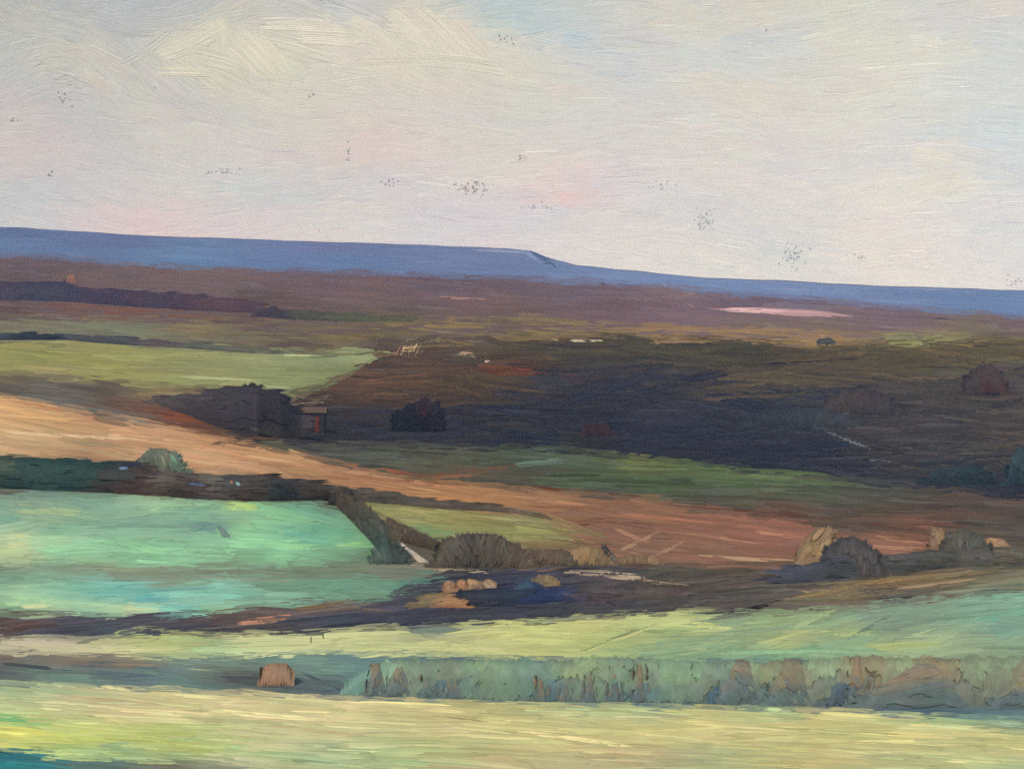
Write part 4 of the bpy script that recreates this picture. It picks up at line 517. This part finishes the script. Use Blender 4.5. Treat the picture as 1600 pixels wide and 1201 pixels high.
# foreground hedge with russet growth
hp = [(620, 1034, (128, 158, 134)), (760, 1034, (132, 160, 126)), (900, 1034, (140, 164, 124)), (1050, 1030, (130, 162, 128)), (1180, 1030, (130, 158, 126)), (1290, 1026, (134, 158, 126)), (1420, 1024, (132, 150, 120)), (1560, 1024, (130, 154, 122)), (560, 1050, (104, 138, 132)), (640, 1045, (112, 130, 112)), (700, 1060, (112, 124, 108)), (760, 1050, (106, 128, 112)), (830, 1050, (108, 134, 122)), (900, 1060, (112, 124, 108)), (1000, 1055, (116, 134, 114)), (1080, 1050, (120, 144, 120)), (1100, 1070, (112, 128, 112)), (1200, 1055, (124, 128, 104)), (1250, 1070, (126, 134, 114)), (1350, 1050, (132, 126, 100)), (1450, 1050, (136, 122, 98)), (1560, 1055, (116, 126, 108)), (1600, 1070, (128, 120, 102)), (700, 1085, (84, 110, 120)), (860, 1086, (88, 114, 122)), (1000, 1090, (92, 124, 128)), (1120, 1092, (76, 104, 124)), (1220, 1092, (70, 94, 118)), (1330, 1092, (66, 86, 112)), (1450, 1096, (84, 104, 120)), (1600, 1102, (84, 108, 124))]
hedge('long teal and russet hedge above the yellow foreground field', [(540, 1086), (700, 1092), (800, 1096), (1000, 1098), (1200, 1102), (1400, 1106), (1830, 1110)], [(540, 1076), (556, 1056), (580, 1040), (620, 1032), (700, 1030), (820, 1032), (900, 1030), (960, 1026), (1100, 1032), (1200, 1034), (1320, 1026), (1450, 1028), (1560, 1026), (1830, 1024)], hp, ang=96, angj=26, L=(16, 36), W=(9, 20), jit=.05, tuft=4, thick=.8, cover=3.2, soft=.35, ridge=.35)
G_ = 'russet clumps in the foreground hedge'
HF = lambda c: float(np.interp(c, [540, 700, 800, 1000, 1200, 1400, 1830], [1086, 1092, 1096, 1098, 1102, 1106, 1110])) + .6
for (lab, c, w_, r0, r1, rgb, ang_) in [('russet clump at the left end of the foreground hedge', 590, 18, 1034, 1068, (132, 112, 88), 92), ('brown clump, second from the left in the foreground hedge', 626, 24, 1034, 1066, (132, 114, 88), 92), ('small russet clump, third from the left in the foreground hedge', 668, 10, 1044, 1064, (140, 116, 90), 95), ('brown clump below a pale green gap in the hedge', 708, 16, 1046, 1072, (130, 112, 88), 88),
   ('narrow rusty clump, first of the five upright ones mid hedge', 846, 8, 1048, 1086, (150, 112, 84), 84), ('narrow rusty clump, second of the five upright ones mid hedge', 884, 9, 1054, 1086, (140, 112, 86), 88), ('narrow rusty clump, third of the five upright ones mid hedge', 922, 9, 1040, 1082, (142, 114, 88), 76), ('narrow rusty clump, fourth of the five upright ones mid hedge', 960, 10, 1036, 1080, (144, 112, 84), 98), ('narrow rusty clump, fifth of the five upright ones mid hedge', 1000, 11, 1030, 1080, (148, 112, 86), 82),
   ('brown clump with slanting strokes right of the narrow clumps', 1160, 40, 1030, 1064, (140, 116, 88), 40), ('olive brown clump left of the brightest rust clump', 1240, 42, 1026, 1080, (136, 116, 86), 50), ('bright rust clump, the most orange in the hedge', 1340, 17, 1022, 1074, (166, 116, 78), 66), ('long low russet clump near the right end of the hedge', 1450, 100, 1030, 1074, (142, 114, 90), -3), ('brown clump at the far right of the hedge', 1590, 40, 1054, 1082, (134, 114, 98), -4)]:
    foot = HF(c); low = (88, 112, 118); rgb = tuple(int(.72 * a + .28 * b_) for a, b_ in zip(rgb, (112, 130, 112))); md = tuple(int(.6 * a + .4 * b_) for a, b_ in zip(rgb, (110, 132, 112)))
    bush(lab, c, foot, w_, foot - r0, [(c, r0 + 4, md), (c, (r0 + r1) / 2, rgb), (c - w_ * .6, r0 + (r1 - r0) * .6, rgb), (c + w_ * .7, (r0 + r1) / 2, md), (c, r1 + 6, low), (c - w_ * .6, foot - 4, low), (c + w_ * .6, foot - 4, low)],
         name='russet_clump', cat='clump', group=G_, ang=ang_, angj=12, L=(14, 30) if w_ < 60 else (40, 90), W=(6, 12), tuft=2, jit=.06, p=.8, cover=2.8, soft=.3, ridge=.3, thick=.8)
bush('orange brown shrub standing alone left of the foreground hedge', 432, 1072, 26, 37, [(420, 1045, (172, 124, 92)), (440, 1045, (160, 122, 94)), (412, 1065, (150, 112, 86)), (450, 1056, (156, 118, 90))], p=.18, tuft=3, ang=95, angj=8, L=(20, 36), jit=.08, name='orange_shrub')

# ------------------------------------------------------------------ barns, track, posts, boulder
def painted(name, rgb, rough=.6):
    m = bpy.data.materials.new(name); m.use_nodes = True; t = m.node_tree; b_ = t.nodes['Principled BSDF']; b_.inputs['Roughness'].default_value = rough; b_.inputs['Specular IOR Level'].default_value = .04
    n_ = t.nodes.new('ShaderNodeTexNoise'); n_.inputs['Scale'].default_value = .8; n_.inputs['Detail'].default_value = 5
    r_ = t.nodes.new('ShaderNodeValToRGB'); a = lin(rgb) * GAIN['plant']
    r_.color_ramp.elements[0].position = .3; r_.color_ramp.elements[1].position = .7
    r_.color_ramp.elements[0].color = (*(a * .7), 1); r_.color_ramp.elements[1].color = (*(a * 1.25), 1)
    t.links.new(n_.outputs['Fac'], r_.inputs[0]); t.links.new(r_.outputs[0], b_.inputs['Base Color']); return m
def mesh(name, verts, faces, m, parent=None, loc=(0, 0, 0)):
    me = bpy.data.meshes.new(name); me.from_pydata([tuple(map(float, v)) for v in verts], [], faces); me.update(); me.materials.append(m)
    o = bpy.data.objects.new(name, me); COL.objects.link(o); o.location = loc
    if parent is not None: o.parent = parent
    return o
def box(x0, x1, y0, y1, z0, z1):
    return [(x0, y0, z0), (x1, y0, z0), (x1, y1, z0), (x0, y1, z0), (x0, y0, z1), (x1, y0, z1), (x1, y1, z1), (x0, y1, z1)], [(0, 3, 2, 1), (4, 5, 6, 7), (0, 1, 5, 4), (1, 2, 6, 5), (2, 3, 7, 6), (3, 0, 4, 7)]
def barn(label, c, r, wpx, hpx, roofpx, wall, roof, boards, door):
    p = land(np.array([c]), np.array([r]))[0]; s = p[1] / FPX; e = bpy.data.objects.new('barn', None); COL.objects.link(e); e.location = p; tag(e, label, 'barn')
    W2, Hh, D, rf = wpx / 2 * s, hpx * s, wpx * .4 * s, roofpx * s
    v = [(-W2, 0, -2), (W2, 0, -2), (W2, D, -2), (-W2, D, -2), (-W2, 0, Hh), (W2, 0, Hh), (W2, D, Hh), (-W2, D, Hh), (-W2, D / 2, Hh + rf), (W2, D / 2, Hh + rf)]
    mesh('wall', v, [(0, 1, 5, 4), (1, 2, 6, 9, 5), (2, 3, 7, 6), (3, 0, 4, 8, 7)], painted('barn_wall', wall), e)
    o_ = .06 * wpx * s; q = .12 * rf
    rv = [(-W2 - o_, -o_, Hh - q), (W2 + o_, -o_, Hh - q), (W2 + o_, D / 2, Hh + rf + q), (-W2 - o_, D / 2, Hh + rf + q), (W2 + o_, D + o_, Hh - q), (-W2 - o_, D + o_, Hh - q)]
    rv += [(x, y, z + .35) for x, y, z in rv]
    mesh('roof', rv, [(6, 7, 8, 9), (9, 8, 10, 11), (3, 2, 1, 0), (5, 4, 2, 3), (0, 1, 7, 6), (5, 11, 10, 4), (1, 2, 8, 7), (2, 4, 10, 8), (0, 6, 9, 3), (3, 9, 11, 5)], painted('barn_roof', roof), e)
    for x0, x1, rgb in boards:
        bv, bfc = box(x0 * W2, x1 * W2, -.18, -.003, -1.0, Hh * .97); mesh('board', bv, bfc, painted('board_paint', rgb), e)
    bv, bfc = box(door[0] * W2, door[1] * W2, -.3, -.19, -.6, Hh * .8); mesh('door', bv, bfc, painted('door_paint', door[2]), e)
barn('dark board barn with tan roof and red door at the foot of the brown hillside', 480, 674, 54, 30, 6, (40, 36, 44), (100, 82, 68), [(-.99, -.78, (36, 46, 52)), (-.77, -.5, (34, 36, 44)), (-.49, -.27, (44, 40, 46)), (-.26, -.02, (56, 44, 42)), (-.01, .22, (62, 46, 40)), (.23, .4, (52, 40, 40)), (.73, .99, (50, 46, 52))], (.44, .7, (98, 46, 38)))
bush('small dark maroon bush half lost at the foot of the dark slope', 932, 684, 24, 24, [(920, 668, (60, 48, 56)), (940, 672, (62, 50, 56))], dull=1, ang=94, angj=6, L=(14, 24), tuft=1, p=.3)
tb = Buf()
for (c, r, L, W, a, rgb, bd) in [(640, 886, 150, 7, 0, (152, 142, 116), .01), (600, 884, 90, 6, -2, (150, 140, 116), 0), (720, 890, 110, 7, 2, (166, 146, 116), .01), (740, 893, 80, 5, 3, (186, 160, 124), 0), (655, 874, 40, 9, 48, (206, 186, 164), .12), (662, 879, 28, 10, 40, (208, 188, 166), .05), (634, 856, 30, 3, 46, (206, 190, 170), .1), (646, 866, 30, 6, 48, (210, 192, 170), .1), (655, 882, 44, 6, 2, (186, 166, 144), 0)]:
    k = lin(rgb) * GAIN['ground']; stroke(tb, land, c, r, L, W, math.radians(a), k, k * .9, .2, 2.0, .8, bd, .11)
tag(tb.build('path', paint_material('path_paint', .55, .3, .08, .3)), kind='structure')
M_POST = painted('post_paint', (62, 66, 60))
for i, (lab, c, r, h_) in enumerate([('thin dark post in the pale lime strip, the left and paler one', 486, 1004, 10), ('short dark post in the pale lime strip, the right one', 505, 998, 9)]):
    p = land(np.array([c]), np.array([r]))[0]; s = p[1] / FPX; v, f = [], []
    for zz, rr in ((-.3, 1.0), (h_ * .8 * s, .9), (h_ * s, .5)):
        for k in range(8): v.append((math.cos(k * math.pi / 4) * rr * s * .9, math.sin(k * math.pi / 4) * rr * s * .9, zz))
    for j in range(2):
        for k in range(8): f.append((j * 8 + k, j * 8 + (k + 1) % 8, j * 8 + 8 + (k + 1) % 8, j * 8 + 8 + k))
    f.append(tuple(range(16, 24))); tag(mesh('post', v, f, M_POST, None, p), lab, 'post', 'posts in the lime strip')
p = land(np.array([573.]), np.array([768.]))[0]; s = p[1] / FPX; v, f = [], []
for j in range(5):
    for k in range(10):
        th = k * .2 * math.pi; ph = j * math.pi / 8.6; rr = 7 * s * math.cos(ph) * (1 + .2 * math.sin(3 * th + j)); v.append((rr * math.cos(th), rr * math.sin(th) * .7, 6 * s * math.sin(ph) * (1 + .15 * math.cos(2 * th)) - .3 * s))
for j in range(4):
    for k in range(10): f.append((j * 10 + k, j * 10 + (k + 1) % 10, j * 10 + 10 + (k + 1) % 10, j * 10 + 10 + k))
f.append(tuple(range(40, 50))); tag(mesh('boulder', v, f, painted('boulder_paint', (104, 96, 96)), None, p), 'small grey boulder on the lower edge of the stubble field', 'boulder')

# ------------------------------------------------------------------ the air between the viewer and the last ridge
hv, hf = box(-10800, 10800, -700, 10200, -160, 560)
hz = bpy.data.materials.new('haze_air'); hz.use_nodes = True; t = hz.node_tree; t.nodes.remove(t.nodes['Principled BSDF'])
pv = t.nodes.new('ShaderNodeVolumePrincipled'); pv.inputs['Color'].default_value = (.45, .66, 1, 1); pv.inputs['Density'].default_value = AIR; pv.inputs['Anisotropy'].default_value = 0.0
t.links.new(pv.outputs[0], t.nodes['Material Output'].inputs['Volume'])
tag(mesh('haze', hv, hf, hz), kind='stuff')
